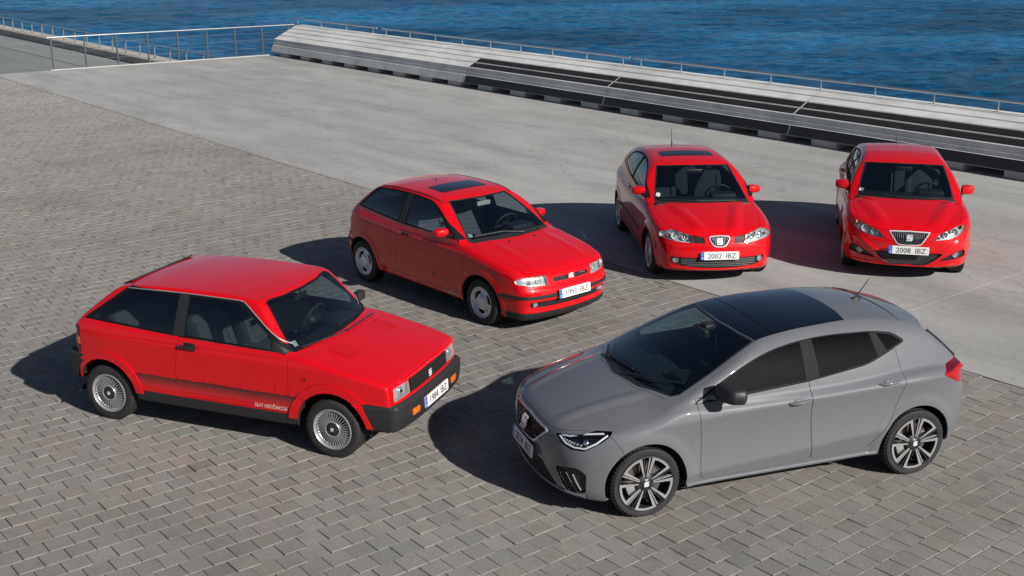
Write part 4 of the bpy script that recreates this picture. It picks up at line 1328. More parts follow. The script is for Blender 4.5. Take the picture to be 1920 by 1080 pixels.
    # door mirror on the far side
    mb = MB(); mb.box((.66, .87, 1.0), (.09, .17, .10), None, .03); mb.tube([(.68, .74, .97), (.67, .83, .985)], .02)
    mb.build('door_mirror', M['black'], car, 40)
    # exhaust and wheels
    def rim84(hub, Mx, r):
        mb = MB()
        rim_lip(mb, Mx, r, wid=.028, depth=.014)
        mb.lathe([(r - .028, -.016), (r - .034, -.008), (r - .040, -.016)], Mx, 64)
        mb.lathe([(.062, -.030), (.066, .000), (.074, .003), (.080, -.004), (.082, -.030)], Mx, 48)
        for k in range(36):
            a = 2 * math.pi * k / 36
            Rm = Matrix.Rotation(a, 3, 'Z')
            n0 = len(mb.v)
            mb.box(Rm @ Vector(((r - .034 + .078) / 2, 0, -.012)), (r - .034 - .078, .0070, .022), Rm)
            for i in range(n0, len(mb.v)): mb.v[i] = tuple(Mx @ Vector(mb.v[i]))
        rm = mb.build('rim', M['alloy'], hub, 40)
        d = MB(); d.lathe([(.001, -.045), (r - .03, -.045)], Mx, 40); d.build('rim_well', M['under'], hub)
        c = MB(); c.lathe([(.001, .002), (.050, .002), (.060, -.004), (.062, -.03)], Mx, 40)
        c.build('hub_cap', M['black'], hub, 40)
        emblem('hub_badge', Mx @ Matrix.Translation((0, 0, .002)), .030, M['badge'], hub)
        b = MB()
        for k in range(4):
            a = rad(45 + 90 * k); b.lathe([(.001, .006), (.006, .005), (.007, -.002)], Mx @ Matrix.Translation((.042 * math.cos(a), .042 * math.sin(a), 0)), 8)
        b.build('wheel_bolts', M['darkalloy'], hub, 40)
    for x in (1.224, -1.224):
        for sd in (1, -1): wheel(car, x, sd, .770, .280, .190, .185, rim84, 0.0)
    return car

M['chrome84'] = simple('bright_strip', (.55, .55, .56), .3, .7)
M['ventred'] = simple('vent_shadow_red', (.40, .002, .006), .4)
M['yel'] = simple('plate_yellow', (.7, .5, .02), .5)

def stripe_mat():
    m, nt, b = new_mat('graded_stripe')
    tc = nt.nodes.new('ShaderNodeTexCoord'); sp = nt.nodes.new('ShaderNodeSeparateXYZ')
    nt.links.new(tc.outputs['Object'], sp.inputs[0])
    mr = nt.nodes.new('ShaderNodeMapRange'); mr.inputs[1].default_value = .43; mr.inputs[2].default_value = .545
    nt.links.new(sp.outputs['Z'], mr.inputs[0])
    fr = nt.nodes.new('ShaderNodeMath'); fr.operation = 'MULTIPLY'; fr.inputs[1].default_value = 11 * 1.0
    nt.links.new(mr.outputs[0], fr.inputs[0])
    fc = nt.nodes.new('ShaderNodeMath'); fc.operation = 'FRACT'; nt.links.new(fr.outputs[0], fc.inputs[0])
    lt = nt.nodes.new('ShaderNodeMath'); lt.operation = 'LESS_THAN'; nt.links.new(fc.outputs[0], lt.inputs[0]); nt.links.new(mr.outputs[0], lt.inputs[1])
    mx = nt.nodes.new('ShaderNodeMix'); mx.data_type = 'RGBA'
    mx.inputs[6].default_value = (.56, .0035, .010, 1); mx.inputs[7].default_value = (.03, .008, .009, 1)
    nt.links.new(lt.outputs[0], mx.inputs[0]); nt.links.new(mx.outputs[2], b.inputs['Base Color'])
    b.inputs['Roughness'].default_value = .3; b.inputs['Coat Weight'].default_value = 1; b.inputs['Coat Roughness'].default_value = .035
    return m
M['stripe84'] = stripe_mat()
build_1984()
# ------------------------------------------------------------------ the 1993 hatchback
def build_1993():
    car = empty('parked_car', (-.6103, 14.9421, 0), -.8373)
    tag(car, 'rounded red three-door hatchback with three-hole alloy wheels, slim grille slots and plate 1993 IBZ', 'car', 'cars parked on the plaza')
    W = tab([(-1.8, .70), (-1.55, .765), (-1.2, .805), (-.4, .818), (.4, .818), (1.2, .808), (1.55, .785), (1.8, .73), (2.0, .65)], .05)
    zt = tab([(-1.8, .90), (-1.55, .985), (-1.3, 1.01), (-.4, .975), (.6, .955), (.95, .945), (1.1, .918), (1.4, .868), (1.7, .797), (1.88, .738), (1.96, .695), (2.05, .64)], .03)
    xf = tab([(.1, 1.88), (.17, 1.93), (.25, 1.985), (.29, 1.985), (.34, 1.992), (.44, 2.018), (.52, 2.008), (.58, 1.975), (.65, 1.958), (.70, 1.938), (.76, 1.88)], .012)
    xr = tab([(.1, -1.60), (.3, -1.685), (.5, -1.745), (.60, -1.745), (.66, -1.69), (.85, -1.655), (.98, -1.58), (1.1, -1.46)], .015)
    zb = tab([(-1.8, .34), (-1.5, .28), (-1.0, .235), (1.0, .215), (1.5, .17), (2.0, .165)], .05)
    gw = tab([(-1.7, .70), (-1.3, .742), (-.5, .772), (.5, .775), (1.0, .75)], .05)
    tum = tab([(.8, -.03), (.97, .0), (1.12, .055), (1.33, .170), (1.45, .25)], .03)
    zr = tab([(-1.5, 1.20), (-1.2, 1.318), (-1.0, 1.362), (-.7, 1.392), (-.35, 1.396), (0, 1.380), (.25, 1.335), (.5, 1.26), (.8, 1.13)], .05)
    xw = tab([(.8, 1.20), (.94, .985), (1.12, .680), (1.32, .295), (1.42, .09)], .02)
    xh = tab([(.85, -1.70), (.99, -1.58), (1.15, -1.385), (1.33, -1.165), (1.45, -1.02)], .02)
    def f(x, y, z):
        ya = np.abs(y)
        dz = z - (.80 - .02 * x)
        Y = W(x) - .24 * smax(dz, 0 * dz, .06) - .22 * smax(.42 - z, 0 * z, .10)
        for ax in (-1.2215, 1.2215):
            rr = np.sqrt((x - ax) ** 2 + (z - .285) ** 2); Y = Y + .010 * bumpf(rr, .36, .07)
        a = ya - Y
        hc = sstep(.85, 1.2, x)
        rib = .008 * bumpf(ya, .42, .10) * hc * sstep(1.9, 1.6, x)
        top = z - (zt(x) + rib - .042 * (ya / .72) ** 2.4)
        fr = x - (xf(z) - .20 * ya ** 2 - .35 * ya ** 6)
        re = (xr(z) + .10 * ya ** 2 + .22 * ya ** 6) - x
        lo = smax(a, top, .075)
        lo = smax(lo, fr, .05); lo = smax(lo, re, .07); lo = smax(lo, zb(x) - z, .03)
        ga = ya - (gw(x) - tum(z))
        g = smax(ga, z - (zr(x) - .030 * (ya / .58) ** 2.3), .055)
        g = smax(g, .48 * (x - (xw(z) - (.36 - .30 * (z - .94)) * ya ** 2)), .03)
        g = smax(g, .72 * ((xh(z) + .14 * ya ** 2) - x), .05)
        g = smax(g, .9 - z, .01)
        return smin(lo, g, .03)
    sh = Shell(f); R_ = M['red']
    hood = [('t', 1.02, 0), ('t', .985, .30), ('t', .885, .60), ('t', .93, .675), ('t', 1.25, .680), ('t', 1.60, .645), ('t', 1.80, .605), ('f', .58, .702), ('f', .36, .708), ('f', 0, .712)]
    sh.region('bonnet', R_, hood, centre=1, gap=.003)
    fb = [('f', 0, .545), ('f', .34, .552), ('f', .66, .572), ('s', 1.72, .572), ('s', 1.50, .560), ('s', 1.62, .262), ('s', 1.80, .258), ('f', .58, .258), ('f', 0, .258)]
    sh.region('front_bumper', R_, fb, centre=1, gap=.002)
    rb = [('r', 0, .645), ('r', .55, .645), ('s', -1.60, .642), ('s', -1.40, .610), ('s', -1.47, .30), ('s', -1.60, .29), ('r', .5, .29), ('r', 0, .29)]
    sh.region('rear_bumper', R_, rb, centre=1, gap=.002)
    door = rnd([(-.345, 1.0), (-.40, .80), (-.452, .585), (-.40, .36), (-.33, .312), (.86, .300), (.895, .345), (.91, .62), (.95, .97)], [0, .2, .15, .08, .05, .04, .04, .1, 0])
    sh.region('door', R_, door, gap=.0032)
    sh.region('sill_seam', M['seal'], [(-.60, .312), (-.40, .312), (-.40, .308), (-.60, .308)], off=.0004, rim=0)
    dlo = rnd([(-1.375, 1.030), (-1.08, 1.308), (-.75, 1.335), (-.30, 1.342), (.10, 1.318), (.30, 1.248), (.55, 1.110), (.80, .962), (-.34, .972)], [.03, .05, .1, .1, .15, .1, .1, .02, 0])
    sh.region('window_frame', M['seal'], dlo, off=.0015)
    qw = rnd([(-1.325, 1.042), (-1.065, 1.292), (-.75, 1.318), (-.425, 1.325), (-.435, .995)], [.02, .04, .1, .015, .015])
    dw = rnd([(-.262, .990), (-.268, 1.325), (.08, 1.300), (.28, 1.228), (.52, 1.085), (.645, 1.005), (.66, .978)], [.015, .015, .15, .1, .05, .02, .01])
    sh.region('b_pillar', M['black'], [(-.415, .982), (-.408, 1.332), (-.300, 1.334), (-.292, .984)], off=.004)
    sh.region('side_window', M['glass'], qw, off=-.003, rim=.004)
    sh.region('side_window', M['glass'], dw, off=-.003, rim=.004)
    wsf = [('t', .285, 0), ('t', .262, .30), ('t', .225, .470), ('t', .29, .492), ('t', .55, .575), ('t', .835, .655), ('t', .90, .615), ('t', 1.0, .28), ('t', 1.03, 0)]
    sh.region('cowl', M['black'], wsf, centre=1, off=.001)
    ws = [('t', .300, 0), ('t', .277, .30), ('t', .243, .455), ('t', .55, .555), ('t', .795, .628), ('t', .845, .595), ('t', .925, .28), ('t', .95, 0)]
    sh.region('windscreen', M['screen'], ws, centre=1, off=-.002, rim=.004)
    sr = rnd([(.012, 0), (.004, .375), (-.33, .375), (-.335, 0)], [0, .05, .05, 0])
    sh.region('sunroof', M['roofglass'], sr, 't', centre=1, off=.003, gap=.003)
    sh.region('rear_window', M['privacy'], [('r', 0, 1.275), ('r', .44, 1.255), ('r', .57, 1.03), ('r', 0, 1.02)], centre=1, off=-.002)
    hl = [('f', .355, .580), ('f', .372, .692), ('f', .60, .694), ('s', 1.80, .684), ('s', 1.765, .655), ('s', 1.785, .618), ('f', .60, .590)]
    sh.region('headlight', M['fluted'], hl, off=.001, rim=.02, gap=.002)
    tl = [('r', .50, .93), ('s', -1.60, .945), ('s', -1.545, .93), ('s', -1.575, .70), ('r', .60, .68), ('r', .50, .68)]
    sh.region('tail_light', M['dredlens'], tl, off=.002)
    nose = rnd([(0, .672), (.315, .668), (.325, .602), (.29, .572), (0, .570)], [0, .03, .04, .04, 0])
    sh.region('nose_panel', R_, nose, 'f', centre=1, off=.006, rim=.012)
    sh.region('grille', M['black'], rnd([(.055, .600), (.055, .654), (.275, .652), (.285, .606)], .008), 'f', off=-.012, rim=-.018)
    sh.region('bumper_strip', M['black'], [('f', 0, .472), ('f', .60, .474), ('s', 1.74, .476), ('s', 1.545, .480), ('s', 1.555, .446), ('s', 1.74, .440), ('f', .60, .437), ('f', 0, .436)], centre=1, off=.010, rim=.012, par='front_bumper')
    sh.region('bumper_strip', M['black'], [('r', 0, .545), ('r', .55, .547), ('s', -1.62, .550), ('s', -1.44, .548), ('s', -1.45, .508), ('s', -1.62, .508), ('r', .55, .508), ('r', 0, .506)], centre=1, off=.010, rim=.012, par='rear_bumper')
    sh.region('lower_intake', M['black'], rnd([(0, .392), (.60, .398), (.605, .345), (.50, .332), (0, .328)], [0, .015, .015, .03, 0]), 'f', centre=1, off=-.02, rim=-.025)
    sh.region('front_lip', M['greyplastic'], [('f', 0, .256), ('f', .58, .256), ('s', 1.78, .256), ('s', 1.615, .262), ('s', 1.64, .185), ('s', 1.78, .180), ('f', .58, .172), ('f', 0, .170)], centre=1, off=.012, rim=.014)
    for sx in (-1, 1): sh.region('wheel_arch', None, circ(1.2215 * sx, .287, .338, 52))
    sh.cut()
    o = sh.make(car, R_, M['under'], .022)
    for x in (1.2215, -1.2215): arch_liner(car, x, .338, .83, .50, .287, sh)
    strip_on(sh, 'roof_moulding', [(x, .562 - .02 * (x > .1) * (x - .1)) for x in np.linspace(-1.02, .24, 12)], 't', .009, M['black'], car, lift=.000)
    for i, sd in ((0, 1), (1, -1)):
        H = o['headlight'][i]; hs = sh.lab == [k for k, r in enumerate(sh.regs) if r['n'] == 'headlight'][0]
        h = sh.emit('lamp_housing', M['reflector'], hs, H, 'l' if sd > 0 else 'r', off=-.045, rim=-.045)
        P = sh.at('f', [(.585, .600), (.588, .690)]); mb = MB()
        mb.box(((P[0][0] + P[1][0]) / 2 - .012, .586 * sd, .645), (.02, .008, .095), Matrix.Rotation(rad(-8), 3, 'Y')); mb.build('lens_divider', M['lampgrey'], H)
        for k in range(8):
            y = .385 + .026 * k; p = sh.at('f', [(y, .64)])[0]
            mb = MB(); mb.box((p[0] - .006, y * sd, .638), (.004, .004, .085), Matrix.Rotation(rad(-12), 3, 'Y')); mb.build('lens_flute', M['lens'], H)
        lamp_bowl(H, sh, .46, .636, .038, sd, .03, ring=False)
        # fog lamps in the lower intake
        p = sh.at('f', [(.51, .362)])[0]
        mb = MB(); mb.box((p[0] - .034, .505 * sd, .363), (.03, .155, .048), Matrix.Rotation(rad(-14 * sd), 3, 'Z'), .008); mb.build('fog_lamp', M['lampclear'], car, 30)
        # door handle, mirror, indicator
        p = sh.at('s', [(-.235, .858)])[0]
        mb = MB(); mb.box((-.235, (p[1] + .010) * sd, .858), (.19, .022, .034), None, .010); hd = mb.build('door_handle', M['black'], o['door'][i], 30)
        mb = MB(); mb.sphere((-.325, (p[1] + .014) * sd, .866), (.017, .010, .017)); mb.build('lock', M['chrome'], hd, 60)
        door_mirror(car, .50, .835, 1.020, sd, (.16, .185, .108), R_, (.66, .765, .985), M['black'], taper=.12)
        mb = MB(); q = sh.at('s', [(.70, .985)])[0]; mb.prism([(.60, .972), (.60, 1.02), (.66, 1.005), (.79, .948), (.79, .93)], Matrix(((1, 0, 0, 0), (0, 0, 1 * sd, (q[1] - .012) * sd), (0, 1, 0, 0), (0, 0, 0, 1))), .018); mb.build('mirror_sail', M['black'], car)
        p = sh.at('s', [(.985, .600)])[0]
        mb = MB(); mb.box((.985, p[1] * sd, .600), (.062, .014, .036), None, .006); mb.build('side_indicator', M['amber'], car, 30)
    gp = o['grille']
    for i, sd in ((0, 1), (1, -1)):
        for k in range(4):
            z = .608 + .0125 * k; P = sh.at('f', [(.06, z), (.17, z), (.275, z)])
            mb = MB(); mb.tube([Vector((p[0] - .008, p[1] * sd, p[2])) for p in P], .003, 6); mb.build('grille_slat', M['greyplastic'], gp[i])
    p = sh.at('f', [(.195, .644)])[0]
    mb = MB(); mb.box((p[0] - .002, .20, .637), (.012, .085, .014), Matrix.Rotation(rad(-5), 3, 'Z'), .003); mb.build('grille_badge', M['chrome'], car)
    mb = MB(); mb.prism(rnd([(-.046, -.042), (.046, -.042), (.050, .046), (-.050, .046)], .008, 3), frame_M((1.955, 0, .622), (0, 1, 0), (1, 0, .2)), .012); mb.build('badge_plinth', R_, car)
    emblem('badge', frame_M((1.967, 0, .622), (0, 1, 0), (1, 0, .2)), .078, M['badge'], car)
    mb = MB(); P = sh.at('f', [(y, .360) for y in np.linspace(0, .40, 5)])
    for z in (.348, .362, .376):
        mb = MB(); mb.tube([Vector((p[0] - .014, -p[1], z)) for p in P[::-1]] + [Vector((p[0] - .014, p[1], z)) for p in P[1:]], .0035, 6); mb.build('intake_slat', M['greyplastic'], o['lower_intake'][0])
    plate(car, frame_M((2.034, 0, .462), (0, 1, 0), (1, 0, .12)), '1993 IBZ')
    wiper(car, sh, [(.99, .12), (.905, -.16), (.83, -.55)], lift=.024); wiper(car, sh, [(.94, .52), (.955, .36), (.965, .02)], lift=.024)
    for y in (-.21, .21):
        p = sh.at('t', [(1.10, abs(y))])[0]; mb = MB(); mb.box((1.10, y, p[2] + .008), (.03, .018, .018), None, .006); mb.build('washer_jet', M['black'], car)
    Tm = lambda x, z: Matrix(((1, 0, 0, x), (0, 0, 1, 0), (0, 1, 0, z), (0, 0, 0, 1)))
    text_on('door_lettering', 'EFI', .050, Tm(.325, .440), M['goldink'], o['door'][1], sx=1.35, bold=.001, shell=sh, side=-1)
    for (x0, x1, z) in ((.50, .70, .458), (.50, .74, .447), (.52, .80, .436)):  # unreadable small lettering beside it, drawn as plain thin lines
        strip_on(sh, 'door_small_print', [(x, z) for x in np.linspace(x0, x1, 5)], 's', .0032, M['small_print'], o['door'][1], sides=(-1,), lift=0)
    historic_lettering(sh, car, 'sill_lettering', .470, .254, .050)
    floorpan(car, -1.4, 1.1, .70, .28); dash(car, .55, .98, .66, .92, hood_y=.34)
    for y in (.34, -.34): seat(car, -.10, y, .47, .5, 'seatpat', .57)
    rear_bench(car, -.92, .50, 1.2, 'seatpat', .48); steering(car, .40, .34, .90)
    mb = MB(); mb.box((.36, 0, 1.245), (.03, .22, .06), None, .015); mb.build('rear_view_mirror', M['visor'], car, 40)
    mb = MB(); mb.prism([(-.03, -.03), (.03, -.03), (.03, .03), (-.03, .03)], frame_M((.775, -.57, .985), (.4, 1, 0), (1, 0, 1.6)), .001); mb.build('window_sticker', M['paper'], car)
    # rear roof spoiler
    mb = MB(); n = 13; vs = []
    for i in range(n):
        y = -.52 + 1.04 * i / (n - 1); e = abs(y) / .52; z0 = float(zr(-1.08)) - .03 * (abs(y) / .58) ** 2.3
        vs += [(-1.08, y, z0 + .003), (-1.20 + .04 * e**3, y, z0 - .028), (-1.28 + .07 * e**3, y, z0 - .062), (-1.27 + .07 * e**3, y, z0 - .078), (-1.12, y, z0 - .07)]
    fs = [(i * 5 + j, i * 5 + (j + 1) % 5, (i + 1) * 5 + (j + 1) % 5, (i + 1) * 5 + j) for i in range(n - 1) for j in range(5)] + [tuple(range(5)), tuple(range((n - 1) * 5 + 4, (n - 1) * 5 - 1, -1))]
    mb.add(vs, fs); mb.build('roof_spoiler', R_, car, 30)
    p = sh.at('t', [(-.60, 0)])[0]; mb = MB(); mb.sphere((-.6, 0, p[2]), (.02, .014, .014)); mb.build('antenna_base', M['black'], car, 60)
    def rim93(hub, Mx, r):
        mb = MB(); rim_lip(mb, Mx, r, wid=.018, depth=.010)
        def hfn(q, t):
            k = .5 + .5 * math.cos(3 * (t - rad(90)) + math.pi)      # 1 on the three arms
            e = (q - .03) / (r - .05)
            h = -.012 - .030 * math.sin(math.pi * min(1, max(0, (q - .062) / (r - .07)))) * (1 - .75 * k)
            if q < .07: h = .006 - .018 * (q / .07) ** 2 * (1 - .6 * k)
            lob = sum(bumpf(((t - rad(90 + 60 + 120 * j + s_ * 26) + math.pi) % (2 * math.pi)) - math.pi, 0, .25) for j in range(3) for s_ in (-1, 1))
            return h + .016 * float(lob) * float(bumpf(q, .118, .04))
        def hole(q, t):
            for j in range(3):
                a = ((t - rad(90 + 120 * j + 52) + math.pi) % (2 * math.pi)) - math.pi
                if (a * .125 / .072) ** 2 + ((q - .124) / .028) ** 2 < 1: return True
            return False
        polar(mb, Mx, .002, r - .016, 30, 108, hfn, hole, 0, .02)
        mb.build('rim', M['alloy93'], hub, 40)
        d = MB(); d.lathe([(.001, -.07), (r - .02, -.07)], Mx, 40); d.build('rim_well', M['under'], hub)
    for x in (1.2215, -1.2215):
        for sd in (1, -1): wheel(car, x, sd, .783, .285, .186, .19, rim93)
    return car
M['alloy93'] = simple('cast_alloy', (.66, .67, .69), .35, .35, coat=.3)
M['small_print'] = simple('small_print', (.45, .18, .14), .5)
M['visor'] = simple('visor_vinyl', (.50, .50, .46), .7)
M['lampclear'] = simple('fog_glass', (.35, .36, .36), .15, .4, coat=1)
def pattern_mat():
    m, nt, b = new_mat('patterned_fabric')
    tc = nt.nodes.new('ShaderNodeTexCoord'); w = nt.nodes.new('ShaderNodeTexChecker'); w.inputs['Scale'].default_value = 45
    w.inputs['Color1'].default_value = (.11, .12, .13, 1); w.inputs['Color2'].default_value = (.07, .075, .085, 1)
    mp = nt.nodes.new('ShaderNodeMapping'); mp.inputs['Rotation'].default_value = (.4, .5, .78)
    nt.links.new(tc.outputs['Object'], mp.inputs[0]); nt.links.new(mp.outputs[0], w.inputs['Vector']); nt.links.new(w.outputs[0], b.inputs['Base Color']); b.inputs['Roughness'].default_value = .9
    return m
M['seatpat'] = pattern_mat()
build_1993()
# ------------------------------------------------------------------ the 2002 hatchback
def star_rim(n_sp, mat, gapw=.5, r0=.05, twin=False):
    def fn(hub, Mx, r):
        mb = MB(); rim_lip(mb, Mx, r, wid=.018, depth=.010)
        def hfn(q, t): return -.004 - .018 * math.sin(math.pi * min(1, q / r)) + (.010 * (1 - (q / .05) ** 2) if q < .05 else 0)
        def hole(q, t):
            if q < .062 or q > r - .026: return False
            a = ((t - math.pi / 2) * n_sp / (2 * math.pi)) % 1.0; a = min(a, 1 - a)       # 0 on the spoke axis, .5 between
            w = (.026 + .010 * (q / r)) * n_sp / (2 * math.pi * q)
            if twin: return abs(a) < w * .25 and q > .09 or a > w * .95
            return a > w * .75
        polar(mb, Mx, .002, r - .016, 22, 120, hfn, hole, 0, .03)
        mb.build('rim', M[mat], hub, 40)
        d = MB(); d.lathe([(.001, -.075), (r - .02, -.075)], Mx, 40); d.build('rim_well', M['under'], hub)
        emblem('hub_badge', Mx @ Matrix.Translation((0, 0, .007)), .036, M['badge'], hub)
    return fn

def build_2002():
    car = empty('parked_car', (2.6059, 17.1032, 0), -1.4861)
    tag(car, 'red three-door hatchback with shield grille, round twin headlights and sunroof, plate 2002 IBZ', 'car', 'cars parked on the plaza')
    W = tab([(-1.95, .72), (-1.6, .80), (-1.23, .838), (-.4, .846), (.4, .846), (1.23, .838), (1.55, .805), (1.75, .745), (1.95, .66)], .05)
    zt = tab([(-1.95, .94), (-1.6, 1.0), (-1.2, 1.01), (-.4, .975), (.6, .955), (.95, .940), (1.1, .918), (1.4, .860), (1.7, .785), (1.88, .722), (1.96, .68), (2.05, .62)], .03)
    xf = tab([(.1, 1.84), (.18, 1.92), (.26, 1.965), (.35, 1.972), (.43, 1.978), (.55, 1.972), (.585, 1.955), (.63, 1.940), (.70, 1.905), (.78, 1.84)], .012)
    xr = tab([(.1, -1.78), (.3, -1.87), (.5, -1.925), (.62, -1.92), (.85, -1.87), (1.0, -1.80), (1.15, -1.66)], .02)
    zb = tab([(-1.95, .34), (-1.5, .27), (-1.0, .225), (1.0, .205), (1.5, .19), (2.0, .195)], .05)
    gw = tab([(-1.8, .69), (-1.4, .75), (-.6, .79), (.4, .795), (1.0, .76)], .05)
    tum = tab([(.8, -.04), (.95, .0), (1.12, .068), (1.32, .195), (1.45, .30)], .03)
    zr = tab([(-1.75, 1.18), (-1.45, 1.30), (-1.1, 1.378), (-.6, 1.412), (-.25, 1.400), (.0, 1.375), (.24, 1.328), (.5, 1.24), (.8, 1.12)], .05)
    xw = tab([(.8, 1.26), (.93, .995), (1.10, .660), (1.315, .255), (1.45, .01)], .02)
    xh = tab([(.85, -1.93), (1.0, -1.81), (1.2, -1.60), (1.35, -1.43), (1.5, -1.26)], .02)
    def f(x, y, z):
        ya = np.abs(y)
        dz = z - (.80 - .045 * x)
        Y = W(x) - .24 * smax(dz, 0 * dz, .07) - .25 * smax(.36 - z, 0 * z, .08)
        for ax in (-1.231, 1.231):
            rr = np.sqrt((x - ax) ** 2 + (z - .295) ** 2); Y = Y + .016 * bumpf(rr, .37, .09)
        a = ya - Y
        hc = sstep(.8, 1.15, x)
        rib = (.022 * bumpf(ya, .19 + .30 * (1.93 - x), .13)) * hc * sstep(1.94, 1.75, x)
        top = z - (zt(x) + rib - .060 * (ya / .72) ** 2.3)
        fr = x - (xf(z) - .24 * ya ** 2 - .70 * ya ** 7 - .012 * sstep(.585, .56, z) * 0)
        re = (xr(z) + .16 * ya ** 2 + .5 * ya ** 7) - x
        lo = smax(a, top, .09)
        lo = smax(lo, .9 * fr, .05); lo = smax(lo, re, .08); lo = smax(lo, zb(x) - z, .03)
        ga = ya - (gw(x) - tum(z))
        g = smax(ga, z - (zr(x) - .036 * (ya / .6) ** 2.3), .07)
        g = smax(g, .48 * (x - (xw(z) - (.40 - .36 * (z - .94)) * ya ** 2)), .03)
        g = smax(g, .72 * ((xh(z) + .20 * ya ** 2) - x), .06)
        g = smax(g, .9 - z, .01)
        return smin(lo, g, .04)
    sh = Shell(f); R_ = M['red']
    hood = [('t', 1.03, 0), ('t', .985, .32), ('t', .87, .62), ('t', .93, .700), ('t', 1.25, .705), ('t', 1.50, .66), ('f', .61, .742), ('f', .50, .722), ('f', .36, .694), ('f', .205, .672), ('f', .14, .682), ('f', 0, .686)]
    sh.region('bonnet', R_, hood, centre=1, gap=.003)
    fb = [('f', 0, .575), ('f', .07, .572), ('f', .14, .570), ('f', .34, .572), ('f', .62, .600), ('s', 1.70, .612), ('s', 1.53, .600), ('s', 1.52, .50), ('s', 1.575, .26), ('s', 1.70, .235), ('f', .55, .215), ('f', 0, .205)]
    sh.region('front_bumper', R_, fb, centre=1, gap=.002)
    door = rnd([(-.36, 1.05), (-.42, .60), (-.38, .33), (-.32, .285), (.72, .265), (.80, .33), (.83, .62), (.86, .97)], [0, .15, .08, .05, .05, .05, .1, 0])
    sh.region('door', R_, door, gap=.003)
    dlo = rnd([(-1.33, 1.115), (-1.18, 1.265), (-.85, 1.335), (-.45, 1.352), (-.05, 1.320), (.25, 1.222), (.50, 1.092), (.755, .950), (.40, .968), (-.36, 1.010)], [.05, .1, .15, .2, .2, .2, .1, .03, .1, 0])
    sh.region('window_frame', M['seal'], dlo, off=.0015)
    qw = rnd([(-1.285, 1.118), (-1.16, 1.248), (-.85, 1.315), (-.44, 1.332), (-.42, 1.035)], [.05, .1, .15, .015, .015])
    dw = rnd([(-.345, 1.028), (-.36, 1.328), (-.05, 1.300), (.23, 1.210), (.50, 1.078), (.69, .972), (.40, .985)], [.015, .03, .2, .2, .1, .02, .1])
    sh.region('side_window', M['glass'], qw, off=-.003, rim=.004)
    sh.region('side_window', M['glass'], dw, off=-.003, rim=.004)
    sh.region('rub_strip', M['black'], [(-.98, .535), (.60, .500), (.62, .465), (-.98, .492)], off=.010, rim=.010)
    wsf = [('t', .238, 0), ('t', .215, .35), ('t', .178, .530), ('t', .25, .552), ('t', .55, .618), ('t', .825, .672), ('t', .90, .630), ('t', 1.01, .30), ('t', 1.04, 0)]
    sh.region('cowl', M['black'], wsf, centre=1, off=.001)
    ws = [('t', .252, 0), ('t', .229, .35), ('t', .197, .515), ('t', .55, .600), ('t', .795, .648), ('t', .845, .618), ('t', .945, .30), ('t', .972, 0)]
    sh.region('windscreen', M['screen'], ws, centre=1, off=-.002, rim=.004)
    sr = rnd([(-.110, 0), (-.128, .402), (-.425, .392), (-.44, 0)], [0, .06, .06, 0])
    sh.region('sunroof', M['roofglass'], sr, 't', centre=1, off=.002, gap=.003)
    sh.region('rear_window', M['privacy'], [('r', 0, 1.27), ('r', .46, 1.25), ('r', .58, 1.05), ('r', 0, 1.03)], centre=1, off=-.002)
    hlp = [('f', .345, .588), ('f', .372, .688), ('f', .48, .712), ('f', .60, .738), ('s', 1.72, .735), ('s', 1.655, .690), ('s', 1.665, .640), ('f', .66, .618), ('f', .50, .597)]
    sh.region('headlight', M['lens'], hlp, off=.0, rim=.02, gap=.002)
    sh.region('side_grille', M['black'], rnd([(.200, .584), (.208, .660), (.362, .684), (.335, .588)], .01), 'f', off=-.012, rim=-.015)
    sh.region('tail_light', M['redlens'], [('r', .50, .95), ('s', -1.72, .98), ('s', -1.62, .93), ('s', -1.70, .78), ('r', .55, .76)], off=.002)
    mg = rnd([(0, .682), (.132, .676), (.140, .640), (.085, .545), (0, .538)], [0, .04, .04, .06, 0]); mi = rnd([(0, .673), (.123, .667), (.130, .640), (.080, .554), (0, .548)], [0, .035, .035, .05, 0])
    sh.region('grille_surround', M['badge'], mg, 'f', centre=1, off=.010, rim=.02)
    sh.region('grille', M['gloss'], mi, 'f', centre=1, off=-.012, rim=-.022)
    sh.region('lower_intake', M['black'], rnd([(0, .388), (.55, .393), (.635, .400), (.615, .325), (.53, .288), (.30, .262), (0, .255)], [0, .1, .03, .03, .08, .1, 0]), 'f', centre=1, off=-.018, rim=-.025)
    for sx in (-1, 1): sh.region('wheel_arch', None, circ(1.231 * sx, .297, .345, 52))
    sh.cut()
    o = sh.make(car, R_, M['under'], .022)
    for x in (1.231, -1.231): arch_liner(car, x, .345, .85, .50, .297, sh)
    strip_on(sh, 'bumper_crease', [(y, .568 + .03 * max(0, y - .3)) for y in np.linspace(.16, .66, 10)], 'f', .007, R_, car, lift=-.002)
    strip_on(sh, 'bumper_lip', [(y, .232 + .05 * max(0, y - .3)) for y in np.linspace(0, .64, 10)], 'f', .013, R_, car, lift=-.002, mirror_join=True)
    for i, sd in ((0, 1), (1, -1)):
        H = o['headlight'][i]; hs = sh.lab == [k for k, r in enumerate(sh.regs) if r['n'] == 'headlight'][0]
        sh.emit('lamp_housing', M['reflector'], hs, H, 'l' if sd > 0 else 'r', off=-.05, rim=-.05)
        lamp_bowl(H, sh, .575, .668, .056, sd, .024, ring=False); lamp_bowl(H, sh, .462, .655, .038, sd, .020, ring=False)
        lamp_bowl(H, sh, .672, .672, .026, sd, .016, ring=False, mat='chrome'); 
        p = sh.at('f', [(.675, .645)])[0]; mb = MB(); mb.sphere((p[0] - .025, p[1] * sd, p[2] + .02), (.014, .014, .014)); mb.build('amber_bulb', M['amber'], H, 60)
        lamp_bowl(H, sh, .39, .632, .017, sd, .014, ring=False, mat='chrome')
